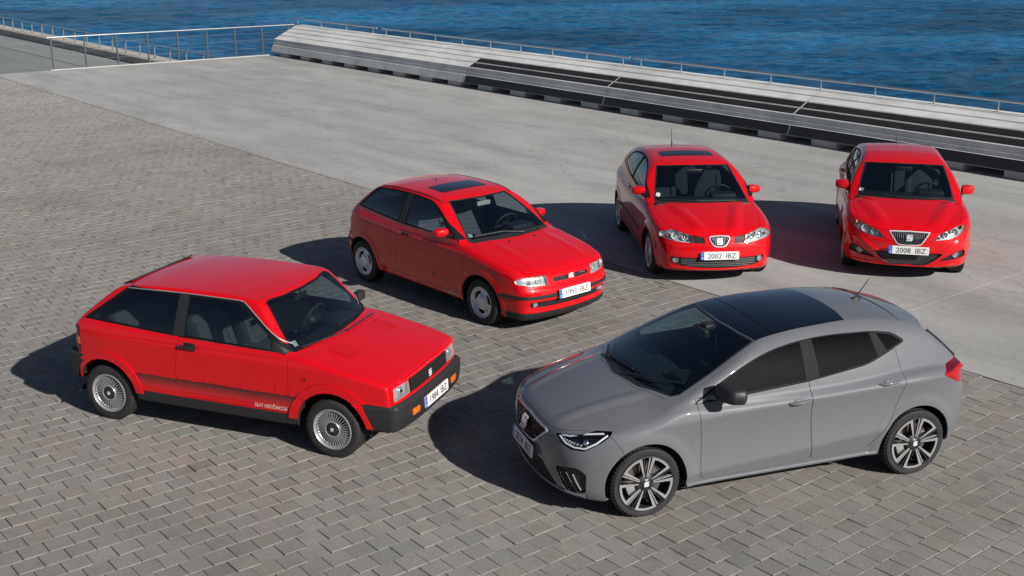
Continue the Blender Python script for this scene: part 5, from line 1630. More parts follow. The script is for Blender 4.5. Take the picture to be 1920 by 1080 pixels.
        for k in range(5):
            t = (k + .5) / 5; z0 = .588 + .082 * t
            P = sh.at('f', [(.205, .586 + .074 * t), (.28, .588 + .084 * t), (.340 + .02 * t, .590 + .09 * t)])
            mb = MB(); mb.tube([Vector((p[0] - .006, p[1] * sd, p[2])) for p in P], .004, 6); mb.build('grille_slat', M['greyplastic'], o['side_grille'][i])
        p = sh.at('f', [(.575, .352)])[0]
        Mx = frame_M((p[0] - .004, .575 * sd, .352), (0, 1, 0), (1, .35 * sd, 0))
        mb = MB(); mb.lathe([(.001, .000), (.028, -.004), (.034, .004), (.040, .002), (.042, -.03)], Mx, 24); mb.build('fog_lamp', M['lampclear'], car, 40)
        p = sh.at('s', [(-.22, .90)])[0]
        mb = MB(); mb.tube([(-.32, (p[1] + .0) * sd, .905), (-.27, (p[1] + .03) * sd, .90), (-.17, (p[1] + .03) * sd, .895), (-.12, p[1] * sd, .89)], [.010, .014, .014, .010], 10); mb.build('door_handle', R_, o['door'][i], 60)
        door_mirror(car, .50, .845, 1.012, sd, (.15, .20, .115), R_, (.66, .775, .955), M['black'], taper=.22, sweep=.3)
        p = sh.at('s', [(.74, .630)])[0]; mb = MB(); mb.sphere((.74, p[1] * sd, .630), (.026, .008, .020)); mb.build('side_indicator', M['lampclear'], car, 60)
    for k in range(-5, 6):
        y = k * .0205; lim = .665 - max(0, abs(y) - .1) * .2; low = .556 + max(0, (abs(y) - .066)) * 1.9
        if lim - low < .02: continue
        P = sh.at('f', [(abs(y), low), (abs(y), (low + lim) / 2), (abs(y), lim)])
        mb = MB(); mb.tube([Vector((p[0] - .004, y, p[2])) for p in P], .0035, 6); mb.build('grille_bar', M['grillegrey'] if 'grillegrey' in M else M['greyplastic'], o['grille'][0])
    emblem('badge', frame_M((1.952, 0, .612), (0, 1, 0), (1, 0, .35)), .084, M['badge'], car)
    for k in range(5):
        z = .275 + .024 * k; P = sh.at('f', [(y, z) for y in np.linspace(0, .50, 7)])
        mb = MB(); mb.tube([Vector((p[0] - .010, -p[1], z)) for p in P[::-1]] + [Vector((p[0] - .010, p[1], z)) for p in P[1:]], .0055, 6); mb.build('intake_slat', M['slatgrey'], o['lower_intake'][0])
    plate(car, frame_M((1.990, 0, .428), (0, 1, 0), (1, 0, .06)), '2002 IBZ')
    wiper(car, sh, [(1.01, -.12), (.955, -.30), (.85, -.60)], lift=.018); wiper(car, sh, [(.96, .45), (.985, .25), (.99, -.10)], lift=.018)
    zr0 = float(sh.at('t', [(-1.20, 0)])[0][2])
    mb = MB(); mb.tube([(-1.20, 0, zr0 - .005), (-1.21, 0, zr0 + .03), (-1.23, 0, zr0 + .06), (-1.26, 0, zr0 + .24)], [.018, .010, .006, .004], 8); mb.build('antenna', M['black'], car, 60)
    floorpan(car, -1.5, 1.1, .72, .28); dash(car, .52, .98, .68, .925, hood_y=.36)
    for y in (.35, -.35): seat(car, -.12, y, .47, .5, 'seat', .59)
    rear_bench(car, -.95, .50, 1.2, 'seat', .46); steering(car, .40, .35, .90)
    mb = MB(); mb.box((.34, 0, 1.245), (.03, .22, .06), None, .02); mb.build('rear_view_mirror', M['black'], car, 40)
    mb = MB(); mb.prism([(-.03, -.04), (.03, -.04), (.03, .04), (-.03, .04)], frame_M((.735, -.60, .995), (.45, 1, 0), (1, 0, 1.8)), .001); mb.build('window_sticker', M['paper'], car)
    for x in (1.231, -1.231):
        for sd in (1, -1): wheel(car, x, sd, .812, .295, .205, .20, star_rim(6, 'alloy93', twin=True))
    return car
M['lampsilver'] = simple('lamp_silver', (.42, .43, .44), .3, .5)
M['slatgrey'] = simple('slat_grey', (.10, .10, .10), .45)
M['grillegrey'] = simple('grille_grey', (.05, .052, .056), .35, .3)
build_2002()
# ------------------------------------------------------------------ the 2008 hatchback
def build_2008():
    car = empty('parked_car', (5.8066, 17.2825, 0), -1.7984)
    tag(car, 'red five-door hatchback with trapezoid barred grille and swept-back headlights, plate 2008 IBZ', 'car', 'cars parked on the plaza')
    W = tab([(-2.0, .70), (-1.65, .80), (-1.2345, .842), (-.4, .845), (.4, .845), (1.2345, .845), (1.5, .830), (1.75, .775), (1.95, .67)], .05)
    zt = tab([(-2.0, .92), (-1.7, 1.0), (-1.2, 1.03), (-.4, 1.0), (.6, .98), (.95, .978), (1.15, .955), (1.45, .895), (1.75, .815), (1.92, .752), (2.0, .712), (2.1, .65)], .03)
    xf = tab([(.1, 1.86), (.18, 1.93), (.24, 1.975), (.35, 2.005), (.47, 2.035), (.56, 2.035), (.64, 2.015), (.71, 1.985), (.78, 1.91)], .015)
    xr = tab([(.1, -1.80), (.3, -1.90), (.5, -1.965), (.66, -1.955), (.88, -1.90), (1.02, -1.82), (1.15, -1.70)], .02)
    zb = tab([(-2.0, .34), (-1.5, .27), (-1.0, .225), (1.0, .205), (1.5, .215), (1.9, .205), (2.1, .205)], .05)
    gw = tab([(-1.9, .68), (-1.4, .745), (-.6, .785), (.4, .788), (1.0, .76)], .05)
    tum = tab([(.8, -.05), (.98, .0), (1.15, .075), (1.34, .195), (1.46, .30)], .03)
    zr = tab([(-1.8, 1.17), (-1.5, 1.285), (-1.15, 1.375), (-.6, 1.428), (-.2, 1.424), (.08, 1.392), (.32, 1.338), (.6, 1.25), (.85, 1.14)], .05)
    xw = tab([(.85, 1.30), (.97, 1.070), (1.15, .730), (1.335, .345), (1.46, .09)], .02)
    xh = tab([(.9, -1.95), (1.03, -1.83), (1.2, -1.64), (1.35, -1.46), (1.5, -1.27)], .02)
    def f(x, y, z):
        ya = np.abs(y)
        dz = z - (.83 - .05 * x)
        Y = W(x) - .26 * smax(dz, 0 * dz, .05) - .25 * smax(.36 - z, 0 * z, .08) - .022 * bumpf(z, .66 - .05 * x, .17) * sstep(1.2, .8, x)
        for ax in (-1.2345, 1.2345):
            rr = np.sqrt((x - ax) ** 2 + (z - .30) ** 2); Y = Y + .016 * bumpf(rr, .38, .10)
        a = ya - Y
        hc = sstep(.9, 1.25, x)
        rib = .020 * bumpf(ya, .30 + .33 * (1.98 - x), .15) * hc * sstep(1.97, 1.75, x)
        top = z - (zt(x) + rib - (.060 - .030 * hc) * (ya / .72) ** 2.3)
        # V-shaped nose: a ridge from the lamps down to the number plate
        vee = .018 * bumpf(ya, .20 + (z - .26) * 1.45, .11) * sstep(.22, .30, z) * sstep(.64, .56, z)
        fr = x - (xf(z) + vee - .24 * ya ** 2 - .85 * ya ** 7)
        re = (xr(z) + .18 * ya ** 2 + .5 * ya ** 7) - x
        lo = smax(a, top, .07)
        lo = smax(lo, .9 * fr, .05); lo = smax(lo, re, .08); lo = smax(lo, zb(x) - z, .03)
        ga = ya - (gw(x) - tum(z))
        g = smax(ga, z - (zr(x) - .034 * (ya / .6) ** 2.4), .07)
        g = smax(g, .47 * (x - (xw(z) - (.38 - .34 * (z - .97)) * ya ** 2)), .03)
        g = smax(g, .72 * ((xh(z) + .20 * ya ** 2) - x), .06)
        g = smax(g, .9 - z, .01)
        return smin(lo, g, .04)
    sh = Shell(f); R_ = M['red']
    hood = [('t', 1.12, 0), ('t', 1.075, .33), ('t', .95, .62), ('t', .99, .70), ('t', 1.30, .725), ('t', 1.55, .695), ('f', .66, .800), ('f', .52, .745), ('f', .36, .708), ('f', .27, .712), ('f', 0, .722)]
    sh.region('bonnet', R_, hood, centre=1, gap=.003)
    fb = [('f', 0, .545), ('f', .14, .548), ('f', .32, .600), ('f', .50, .640), ('s', 1.80, .690), ('s', 1.60, .735), ('s', 1.56, .58), ('s', 1.60, .27), ('s', 1.72, .25), ('f', .55, .225), ('f', 0, .212)]
    sh.region('front_bumper', R_, fb, centre=1, gap=.002)
    d1 = rnd([(.86, 1.0), (.82, .62), (.79, .33), (.72, .275), (-.20, .29), (-.245, .34), (-.21, 1.04)], [0, .1, .05, .05, .04, .05, 0])
    d2 = rnd([(-.21, 1.04), (-.245, .34), (-.29, .295), (-.76, .31), (-.86, .42), (-1.05, .62), (-1.12, 1.12)], [0, .05, .05, .05, .1, .1, 0])
    sh.region('front_door', R_, d1, gap=.003); sh.region('rear_door', R_, d2, gap=.003)
    dlo = rnd([(-1.30, 1.165), (-1.05, 1.300), (-.60, 1.352), (-.20, 1.350), (.15, 1.292), (.45, 1.160), (.86, .962), (.40, .985), (-.60, 1.060)], [.05, .1, .15, .15, .2, .1, .03, .1, .1])
    sh.region('window_frame', M['seal'], dlo, off=.0015)
    sh.region('side_window', M['glass'], rnd([(-.19, 1.048), (-.20, 1.328), (.12, 1.275), (.43, 1.145), (.70, 1.005), (.40, 1.005)], [.015, .02, .2, .1, .03, .1]), off=-.003, rim=.004)
    sh.region('side_window', M['glass'], rnd([(-.28, 1.055), (-.29, 1.330), (-.60, 1.332), (-.93, 1.290), (-.88, 1.112), (-.60, 1.080)], [.015, .015, .1, .03, .02, .05]), off=-.003, rim=.004)
    sh.region('side_window', M['privacy'], rnd([(-.95, 1.130), (-.99, 1.285), (-1.04, 1.280), (-1.25, 1.170)], [.015, .015, .05, .04]), off=-.003, rim=.004)
    wsf = [('t', .335, 0), ('t', .312, .35), ('t', .275, .545), ('t', .35, .565), ('t', .65, .620), ('t', .915, .655), ('t', .98, .620), ('t', 1.095, .30), ('t', 1.13, 0)]
    sh.region('cowl', M['black'], wsf, centre=1, off=.001)
    ws = [('t', .350, 0), ('t', .327, .35), ('t', .293, .530), ('t', .65, .600), ('t', .885, .632), ('t', .93, .602), ('t', 1.02, .30), ('t', 1.05, 0)]
    sh.region('windscreen', M['screen'], ws, centre=1, off=-.002, rim=.004)
    sh.region('rear_window', M['privacy'], [('r', 0, 1.28), ('r', .46, 1.26), ('r', .58, 1.08), ('r', 0, 1.06)], centre=1, off=-.002)
    hlp = [('f', .318, .602), ('f', .40, .695), ('f', .54, .742), ('f', .655, .782), ('s', 1.685, .772), ('s', 1.72, .735), ('f', .648, .672), ('f', .50, .622)]
    sh.region('headlight', M['lens'], hlp, off=.0, rim=.02, gap=.002)
    sh.region('tail_light', M['redlens'], [('r', .50, .98), ('s', -1.75, 1.0), ('s', -1.64, .95), ('s', -1.72, .80), ('r', .55, .78)], off=.002)
    mg = rnd([(0, .712), (.268, .705), (.158, .540), (.10, .528), (0, .525)], [0, .012, .03, .04, 0]); mi = rnd([(0, .700), (.246, .693), (.150, .551), (.10, .541), (0, .538)], [0, .01, .02, .03, 0])
    sh.region('grille_surround', M['badge'], mg, 'f', centre=1, off=.006, rim=.02)
    sh.region('grille', M['gloss'], mi, 'f', centre=1, off=-.018, rim=-.025)
    sh.region('lower_intake', M['black'], rnd([(0, .412), (.445, .425), (.345, .325), (.25, .262), (.16, .246), (0, .242)], [0, .02, .05, .06, .05, 0]), 'f', centre=1, off=-.022, rim=-.03)
    sh.region('fog_recess', M['black'], rnd([(.415, .315), (.625, .440), (.735, .462), (.755, .365)], [.02, .05, .02, .03]), 'f', off=-.012, rim=-.02)
    for sx in (-1, 1): sh.region('wheel_arch', None, circ(1.2345 * sx, .302, .350, 52))
    sh.cut()
    o = sh.make(car, R_, M['under'], .022)
    for x in (1.2345, -1.2345): arch_liner(car, x, .350, .85, .50, .302, sh)
    strip_on(sh, 'bumper_lip', [(y, .232 + .10 * max(0, y - .35)) for y in np.linspace(0, .70, 12)], 'f', .014, R_, car, lift=-.002, mirror_join=True)
    for i, sd in ((0, 1), (1, -1)):
        H = o['headlight'][i]; hs = sh.lab == [k for k, r in enumerate(sh.regs) if r['n'] == 'headlight'][0]
        sh.emit('lamp_housing', M['reflector'], hs, H, 'l' if sd > 0 else 'r', off=-.05, rim=-.05)
        lamp_bowl(H, sh, .575, .702, .052, sd, .020, ring=False); lamp_bowl(H, sh, .462, .672, .036, sd, .016, ring=False)
        p = sh.at('s', [(1.73, .752)])[0]; mb = MB(); mb.sphere((p[0], (p[1] - .03) * sd, p[2]), (.045, .02, .028)); mb.build('amber_bulb', M['amber'], H, 60)
        lamp_bowl(H, sh, .375, .632, .018, sd, .012, ring=False, mat='chrome')
        p = sh.at('f', [(.62, .405)])[0]
        Mx = frame_M((p[0] - .006, .62 * sd, .405), (0, 1, 0), (1, .35 * sd, 0))
        mb = MB(); mb.lathe([(.001, .000), (.034, -.004), (.040, .006), (.046, .004), (.048, -.03)], Mx, 24); mb.build('fog_lamp', M['lampclear'], o['fog_recess'][i], 40)
        for (hx, hz, nm) in ((-.08, .90, 'front_door'), (-.93, .95, 'rear_door')):
            p = sh.at('s', [(hx, hz)])[0]
            mb = MB(); mb.tube([(hx - .10, p[1] * sd, hz + .004), (hx - .05, (p[1] + .03) * sd, hz + .002), (hx + .05, (p[1] + .03) * sd, hz), (hx + .10, p[1] * sd, hz - .004)], [.010, .014, .014, .010], 10); mb.build('door_handle', R_, o[nm][i], 60)
        door_mirror(car, .62, .870, 1.045, sd, (.15, .19, .135), R_, (.72, .765, .965), M['black'], taper=.15, sweep=.3)
    for k in range(-9, 10):
        y = k * .0265; hi_ = .690; low = max(.545, .551 + (abs(y) - .150) * 1.48)
        if hi_ - low < .02: continue
        P = sh.at('f', [(abs(y), low), (abs(y), (low + hi_) / 2), (abs(y), hi_)])
        mb = MB(); mb.tube([Vector((p[0] - .006, y, p[2])) for p in P], .0034, 6); mb.build('grille_bar', M['barchrome'], o['grille'][0])
    emblem('badge', frame_M((2.022, 0, .628), (0, 1, 0), (1, 0, .30)), .080, M['badge'], car)
    for row in range(8):
        z = .262 + .019 * row
        ym = .20 + (z - .25) * 1.35
        m_ = int(ym / .019)
        pts = []
        for k in range(-m_, m_ + 1):
            y = k * .019; p = sh.at('f', [(abs(y), z)])[0]; pts.append(Vector((p[0] - .010, y, z + (.005 if k % 2 else -.005))))
        mb = MB(); mb.tube(pts, .0028, 5); mb.build('intake_mesh', M['slatgrey'], o['lower_intake'][0])
    plate(car, frame_M((2.064, 0, .468), (0, 1, 0), (1, 0, .05)), '2008 IBZ')
    wiper(car, sh, [(1.10, -.10), (1.04, -.30), (.93, -.60)], lift=.018); wiper(car, sh, [(1.05, .45), (1.075, .25), (1.08, -.10)], lift=.018)
    zr0 = float(sh.at('t', [(-1.15, 0)])[0][2])
    mb = MB(); mb.tube([(-1.15, 0, zr0 - .005), (-1.16, 0, zr0 + .03), (-1.18, 0, zr0 + .06), (-1.23, 0, zr0 + .26)], [.018, .010, .006, .004], 8); mb.build('antenna', M['black'], car, 60)
    floorpan(car, -1.6, 1.15, .72, .28); dash(car, .58, 1.04, .68, .965, hood_y=.36)
    for y in (.35, -.35): seat(car, -.06, y, .49, .5, 'seatgrey', .60)
    rear_bench(car, -.90, .50, 1.2, 'seatgrey', .48); steering(car, .46, .35, .93)
    mb = MB(); mb.box((.42, 0, 1.265), (.03, .22, .06), None, .02); mb.build('rear_view_mirror', M['black'], car, 40)
    mb = MB(); mb.prism([(-.03, -.035), (.03, -.035), (.03, .035), (-.03, .035)], frame_M((.835, -.60, 1.02), (.45, 1, 0), (1, 0, 1.8)), .001); mb.build('window_sticker', M['paper'], car)
    for x in (1.2345, -1.2345):
        for sd in (1, -1): wheel(car, x, sd, .812, .30, .205, .205, star_rim(5, 'alloy93'))
    return car
M['barchrome'] = simple('grille_bar_chrome', (.13, .13, .13), .3, .7)
build_2008()
# ------------------------------------------------------------------ the 2024 hatchback
def build_2024():
    car = empty('parked_car', (2.0391, 9.8471, 0), -2.8237)
    tag(car, 'modern grey five-door hatchback with black glass roof and two-tone alloy wheels, plate 2024 IBZ', 'car', 'cars parked on the plaza')
    W = tab([(-2.0, .70), (-1.8, .80), (-1.55, .855), (-1.282, .882), (-.6, .872), (.5, .872), (1.282, .884), (1.6, .858), (1.8, .80), (2.0, .70)], .05)
    zt = tab([(-2.0, .90), (-1.8, .97), (-1.4, 1.01), (-.4, .96), (.6, .95), (1.0, .965), (1.2, .945), (1.5, .880), (1.75, .800), (1.9, .742), (2.0, .690), (2.1, .63)], .04)
    xf = tab([(.1, 1.90), (.20, 1.985), (.26, 2.015), (.40, 2.022), (.52, 2.030), (.60, 2.015), (.69, 1.985), (.8, 1.90)], .02)
    xr = tab([(.1, -1.78), (.25, -1.88), (.5, -1.955), (.68, -1.945), (.80, -1.915), (.95, -1.88), (1.1, -1.78)], .025)
    zb = tab([(-2.0, .33), (-1.6, .26), (-1.0, .215), (1.0, .19), (1.5, .165), (2.0, .165)], .05)
    gw = tab([(-1.9, .70), (-1.5, .765), (-.8, .800), (.3, .805), (.9, .79), (1.2, .74)], .05)
    tum = tab([(.8, -.05), (.95, .0), (1.12, .075), (1.30, .185), (1.42, .29)], .03)
    zr = tab([(-1.7, 1.235), (-1.4, 1.330), (-1.1, 1.382), (-.7, 1.408), (-.3, 1.402), (.05, 1.368), (.3, 1.318), (.6, 1.23), (.9, 1.12)], .06)
    xw = tab([(.8, 1.52), (.95, 1.170), (1.10, .800), (1.305, .305), (1.42, .04)], .02)
    xh = tab([(.85, -1.98), (.95, -1.865), (1.10, -1.705), (1.27, -1.50), (1.45, -1.27)], .02)
    crv = tab([(-1.9, .915), (-1.2, .885), (-.2, .850), (.8, .800), (1.5, .765), (1.8, .73)], .08)
    low = tab([(-1.2, .50), (-.6, .445), (.2, .375), (1.0, .315)], .05)
    def f(x, y, z):
        ya = np.abs(y)
        dz = z - crv(x)
        cab = sstep(1.35, .9, x) * sstep(-1.75, -1.3, x)
        lz = low(x); tt = np.clip((z - lz) / np.maximum(crv(x) - lz, .05), 0, 1)
        Y = W(x) - .27 * smax(dz, 0 * dz, .010) - .020 * 4 * tt * (1 - tt) * (.25 + .75 * cab)
        Y = Y - cab * .24 * smax(lz - z, 0 * z, .012) - .30 * smax(.24 - z, 0 * z, .04)
        # arch swell
        for ax in (-1.282, 1.282):
            rr = np.sqrt((x - ax) ** 2 + (z - .30) ** 2)
            Y = Y + .013 * bumpf(rr, .37, .10) * (z > .1)
        a = ya - Y
        hc = sstep(.9, 1.3, x)
        rib = .014 * bumpf(ya, .36 + .16 * (1.95 - x), .09) * hc * sstep(1.98, 1.75, x)
        top = z - (zt(x) + rib - (.045 + .05 * hc) * (ya / .75) ** 2.2)
        fr = x - (xf(z) - .27 * ya ** 2 - .62 * ya ** 7)
        re = (xr(z) + .10 * ya ** 2 + .55 * ya ** 7) - x
        lo = smax(a, top, .07)
        lo = smax(lo, .9 * fr, .05); lo = smax(lo, re, .07); lo = smax(lo, zb(x) - z, .03)
        ga = ya - (gw(x) - tum(z))
        g = smax(ga, z - (zr(x) - .045 * (ya / .6) ** 2.3), .075)
        g = smax(g, .42 * (x - (xw(z) - (.42 - .30 * (z - .95)) * ya ** 2)), .03)
        g = smax(g, .75 * ((xh(z) + .16 * ya ** 2) - x), .04)
        g = smax(g, .9 - z, .01)
        return smin(lo, g, .035)
    sh = Shell(f)
    G = M['grey']
    hood = [('t', 1.235, 0), ('t', 1.19, .35), ('t', 1.04, .665), ('t', 1.25, .725), ('t', 1.50, .735), ('t', 1.72, .665), ('f', .50, .700), ('f', .40, .690), ('f', 0, .705)]
    sh.region('bonnet', G, hood, centre=1, gap=.003)
    fb = [('f', 0, .60), ('f', .35, .61), ('f', .50, .655), ('s', 1.585, .738), ('s', 1.50, .62), ('s', 1.46, .45), ('s', 1.46, .22), ('s', 1.64, .195), ('f', .72, .185), ('f', 0, .19)]
    sh.region('front_bumper', G, fb, centre=1, gap=.002)
    fdoor = rnd([(.845, .96), (.80, .60), (.80, .30), (.76, .262), (-.205, .285), (-.245, .32), (-.215, .70), (-.208, 1.02)], [0, .1, .05, .05, .04, .05, .1, 0])
    sh.region('front_door', G, fdoor, gap=.003)
    rdoor = rnd([(-.208, 1.02), (-.215, .70), (-.245, .32), (-.285, .288), (-.78, .305), (-.84, .36), (-1.00, .55), (-1.135, .92), (-1.085, 1.185)], [0, .1, .05, .05, .06, .12, .15, .1, 0])
    sh.region('rear_door', G, rdoor, gap=.003)
    dlo = rnd([(.865, .915), (.45, .940), (-.20, .982), (-.80, 1.053), (-1.215, 1.195), (-1.10, 1.270), (-.90, 1.298), (-.45, 1.308), (-.10, 1.283), (.20, 1.225), (.55, 1.090)], [.03, 0, 0, .1, .04, .06, .1, .2, .2, .2, .2])
    sh.region('window_frame', M['seal'], dlo, off=.001)
    fw = rnd([(.62, .948), (-.175, .993), (-.185, 1.280), (.0, 1.256), (.22, 1.207), (.52, 1.089), (.64, 1.022)], [.01, .015, .015, .1, .15, .1, .02])
    rw = rnd([(-.315, 1.004), (-.80, 1.068), (-.905, 1.102), (-.865, 1.291), (-.50, 1.299), (-.305, 1.292)], [.01, .05, .015, .02, .1, .015])
    qw = rnd([(-1.01, 1.140), (-1.175, 1.196), (-1.08, 1.255), (-.935, 1.278)], [.015, .03, .05, .02])
    sh.region('pillar_trim', M['satin'], [(-.185, .988), (-.195, 1.287), (-.300, 1.293), (-.305, .998)], off=.003)
    sh.region('pillar_trim', M['satin'], [(-.915, 1.098), (-.875, 1.290), (-.925, 1.285), (-1.0, 1.130)], off=.003)
    sh.region('side_window', M['glass24'], fw, off=-.003, rim=.004)
    sh.region('side_window', M['privacy'], rw, off=-.003, rim=.004)
    sh.region('side_window', M['privacy'], qw, off=-.003, rim=.004)
    sh.region('mirror_sail', G, [(.655, .955), (.655, 1.015), (.835, .922), (.83, .915)], off=.004)
    # glass: windscreen and roof
    wsb = [('t', .262, 0), ('t', .235, .35), ('t', .195, .545), ('t', .26, .568), ('t', .64, .650), ('t', .935, .692), ('t', 1.00, .662), ('t', 1.165, .35), ('t', 1.23, 0)]
    sh.region('cowl', M['black'], wsb, centre=1, off=.000, rim=.02)
    ws = [('t', .275, 0), ('t', .25, .35), ('t', .215, .535), ('t', .64, .635), ('t', .93, .682), ('t', .99, .655), ('t', 1.12, .36), ('t', 1.165, 0)]
    sh.region('windscreen', M['screen24'], ws, centre=1, off=-.002, rim=.004)
    rg = [('t', .250, 0), ('t', .225, .35), ('t', .185, .548), ('t', .0, .535), ('t', -.35, .515), ('t', -.705, .490), ('t', -.735, .30), ('t', -.745, 0)]
    sh.region('glass_roof', M['roofglass'], rg, centre=1, off=.001, gap=.002)
    sh.region('roof_seam', M['seal'], [('t', .035, 0), ('t', .028, .50), ('t', .018, .50), ('t', .025, 0)], centre=1, off=.0014, rim=0)
    sh.region('rear_window', M['privacy'], [('r', 0, 1.250), ('r', .585, 1.232), ('r', .705, .990), ('r', .66, .965), ('r', 0, .960)], centre=1, off=-.002)
    # lamps
    hl = [('f', .475, .672), ('f', .56, .625), ('f', .66, .598), ('f', .745, .605), ('s', 1.70, .66), ('s', 1.555, .762), ('s', 1.66, .750), ('f', .66, .712), ('f', .56, .693)]
    sh.region('headlight', M['lens'], hl, off=.0, rim=.02, gap=.002)
    tl = [('s', -1.52, .905), ('s', -1.60, .965), ('s', -1.72, 1.000), ('r', .66, 1.00), ('r', .45, .97), ('r', .45, .83), ('r', .66, .80), ('s', -1.72, .80)]
    sh.region('tail_light', M['redlens'], tl, off=.002, rim=.01)
    sh.region('upper_lens', M['dredlens'], [('s', -1.535, .912), ('s', -1.60, .962), ('s', -1.72, .997), ('r', .66, .997), ('r', .46, .967), ('r', .46, .925), ('r', .66, .935), ('s', -1.72, .935)], off=.003, rim=.01, par='tail_light')
    gr = rnd([(0, .688), (.345, .668), (.385, .652), (.235, .510), (.18, .488), (0, .484)], [0, .02, .03, .03, .05, 0])
    gri = rnd([(0, .672), (.335, .655), (.355, .644), (.222, .522), (.17, .504), (0, .500)], [0, .02, .02, .03, .05, 0])
    sh.region('grille_surround', M['badge'], gr, 'f', centre=1, off=.005, rim=.02)
    sh.region('grille', M['gloss'], gri, 'f', centre=1, off=-.014, rim=-.02)
    li = rnd([(0, .385), (.34, .385), (.52, .245), (.50, .222), (.30, .215), (0, .212)], [0, .03, .03, .02, .05, 0])
    sh.region('lower_intake', M['black'], li, 'f', centre=1, off=-.03, rim=-.03)
    fg = rnd([(.525, .405), (.715, .452), (.765, .405), (.760, .245), (.620, .208)], [.02, .03, .02, .02, .02])
    sh.region('fog_recess', M['black'], fg, 'f', off=-.018, rim=-.02)
    for sx in (-1, 1): sh.region('wheel_arch', None, circ(1.282 * sx, .305, .352, 56))
    sh.line([(x, float(crv(x))) for x in np.linspace(-1.75, 1.5, 40)], 's').line([(x, float(low(x))) for x in np.linspace(-.95, .92, 25)], 's')
    sh.cut()
    o = sh.make(car, G, M['under'], .02)
    arch_liner(car, 1.282, .352, .89, .52, .305, sh); arch_liner(car, -1.282, .352, .89, .52, .305, sh)
    # headlamp interior
    for i, sd in ((0, 1), (1, -1)):
        H = o['headlight'][i]
        hs = sh.lab == [k for k, r in enumerate(sh.regs) if r['n'] == 'headlight'][0]
        h = sh.emit('lamp_housing', M['gloss'], hs, H, 'l' if sd > 0 else 'r', off=-.045, rim=-.045)
        # running light strip: a bright hockey stick along the lower edge and the outer edge
        for crvp in ([('f', .515, .668), ('f', .60, .628), ('f', .68, .615), ('f', .745, .622), ('s', 1.70, .675), ('s', 1.60, .745)], [('f', .53, .680), ('f', .60, .692), ('s', 1.74, .728), ('s', 1.62, .748)]):
            P = np.concatenate([sh.at(p[0], [p[1:]]) for p in crvp]); Nn = sh.norm(P)
            Q = [Vector((p[0] - n[0] * .012, (p[1] - n[1] * .012) * sd, p[2] - n[2] * .012)) for p, n in zip(P, Nn)]
            mb = MB(); mb.tube(Q, .0085, 8); mb.build('light_guide', M['lightguide'], H, 50)
        for k in range(7):
            t = k / 6
            p = sh.at('f', [(.565 + .15 * t, .658 - .012 * t)])[0]; n = sh.norm(p[None])[0]
            q = p - n * .022
            mb = MB(); mb.box((q[0], q[1] * sd, q[2]), (.024, .017, .017), None, .004); mb.build('led_module', M['chrome'], H, 30)
        p = sh.at('f', [(.735, .675)])[0]; n = sh.norm(p[None])[0]; q = p - n * .02
        mb = MB(); mb.sphere((q[0], q[1] * sd, q[2]), (.024, .028, .024)); mb.build('projector', M['chrome'], H, 60)
        # fog lamp: strip light and fins
        T = o['fog_recess'][i]
        for (y0, y1, mt, nm, rr) in ((.680, .730, 'lampclear', 'fog_strip', .0065), (.625, .700, 'slatgrey', 'fog_trim', .004), (.555, .635, 'slatgrey', 'fog_trim', .004)):
            P = sh.at('f', [(y0, .385), ((y0 + y1) / 2, .32), (y1, .255 if nm == 'fog_strip' else .222)]); Nn = sh.norm(P)
            mb = MB(); mb.tube([Vector((p[0] - n[0] * .006, (p[1] - n[1] * .006) * sd, p[2])) for p, n in zip(P, Nn)], rr, 8)
            mb.build(nm, M[mt], T, 50)
        for k in range(5):
            P = sh.at('f', [(.575 + .014 * k, .375 - .033 * k), (.630 + .016 * k, .375 - .033 * k)]); Nn = sh.norm(P)
            mb = MB(); mb.tube([Vector((p[0] - n[0] * .010, (p[1] - n[1] * .010) * sd, p[2])) for p, n in zip(P, Nn)], .004, 6); mb.build('fog_slat', M['gloss'], T)
        # handles
        for (hx, hz, nm) in ((-.09, .845, 'front_door'), (-.965, .905, 'rear_door')):
            P = sh.at('s', [(hx - .10, hz + .006), (hx - .06, hz + .005), (hx, hz), (hx + .06, hz - .004), (hx + .10, hz - .006)]); Nn = sh.norm(P)
            hh = [.004, .03, .034, .03, .004]
            mb = MB(); mb.tube([Vector((p[0], (p[1] + n[1] * e) * sd, p[2])) for p, n, e in zip(P, Nn, hh)], [.009, .013, .0145, .013, .009], 10)
            d = mb.build('door_handle', G, o[nm][i], 60)
            mb = MB(); p, n = P[2], Nn[2]; mb.sphere((p[0] + .005, (p[1] - .006) * sd, p[2] - .004), (.065, .012, .026)); mb.build('handle_recess', G, d, 60)
        if sd > 0: door_mirror(car, .585, .955, 1.030, sd, (.20, .245, .150), M['black'], (.70, .80, .955), G, taper=.12, sweep=.35)
    # grille mesh and badge
    gp = o['grille'][0]
    for row in range(6):
        z = .520 + .026 * row
        for k in range(-5, 6):
            y = (k + .5 * (row % 2)) * .062
            lim = .21 + (z - .52) * .98
            if abs(y) + .02 > lim: continue
            p = sh.at('f', [(abs(y), z)])[0]
            Mx = frame_M((p[0] - .010, y, z), (0, 1, 0), (1, 0, .35))
            mb = MB()
            hexo = [(-.029, 0), (-.018, .0115), (.018, .0115), (.029, 0), (.018, -.0115), (-.018, -.0115)]
            hexi = [(a * .78, b * .70) for a, b in hexo]
            n = 6
            vs = [Mx @ Vector((a, b, .004)) for a, b in hexo] + [Mx @ Vector((a, b, .004)) for a, b in hexi] + [Mx @ Vector((a, b, -.006)) for a, b in hexi] + [Mx @ Vector((a, b, -.006)) for a, b in hexo]
            fs = []
            for q in range(6):
                r_ = (q + 1) % 6
                fs += [(q, r_, 6 + r_, 6 + q), (6 + q, 6 + r_, 12 + r_, 12 + q), (18 + q, 18 + r_, r_, q)]
            mb.add(vs, fs); mb.build('grille_cell', M['grillegrey'], gp)
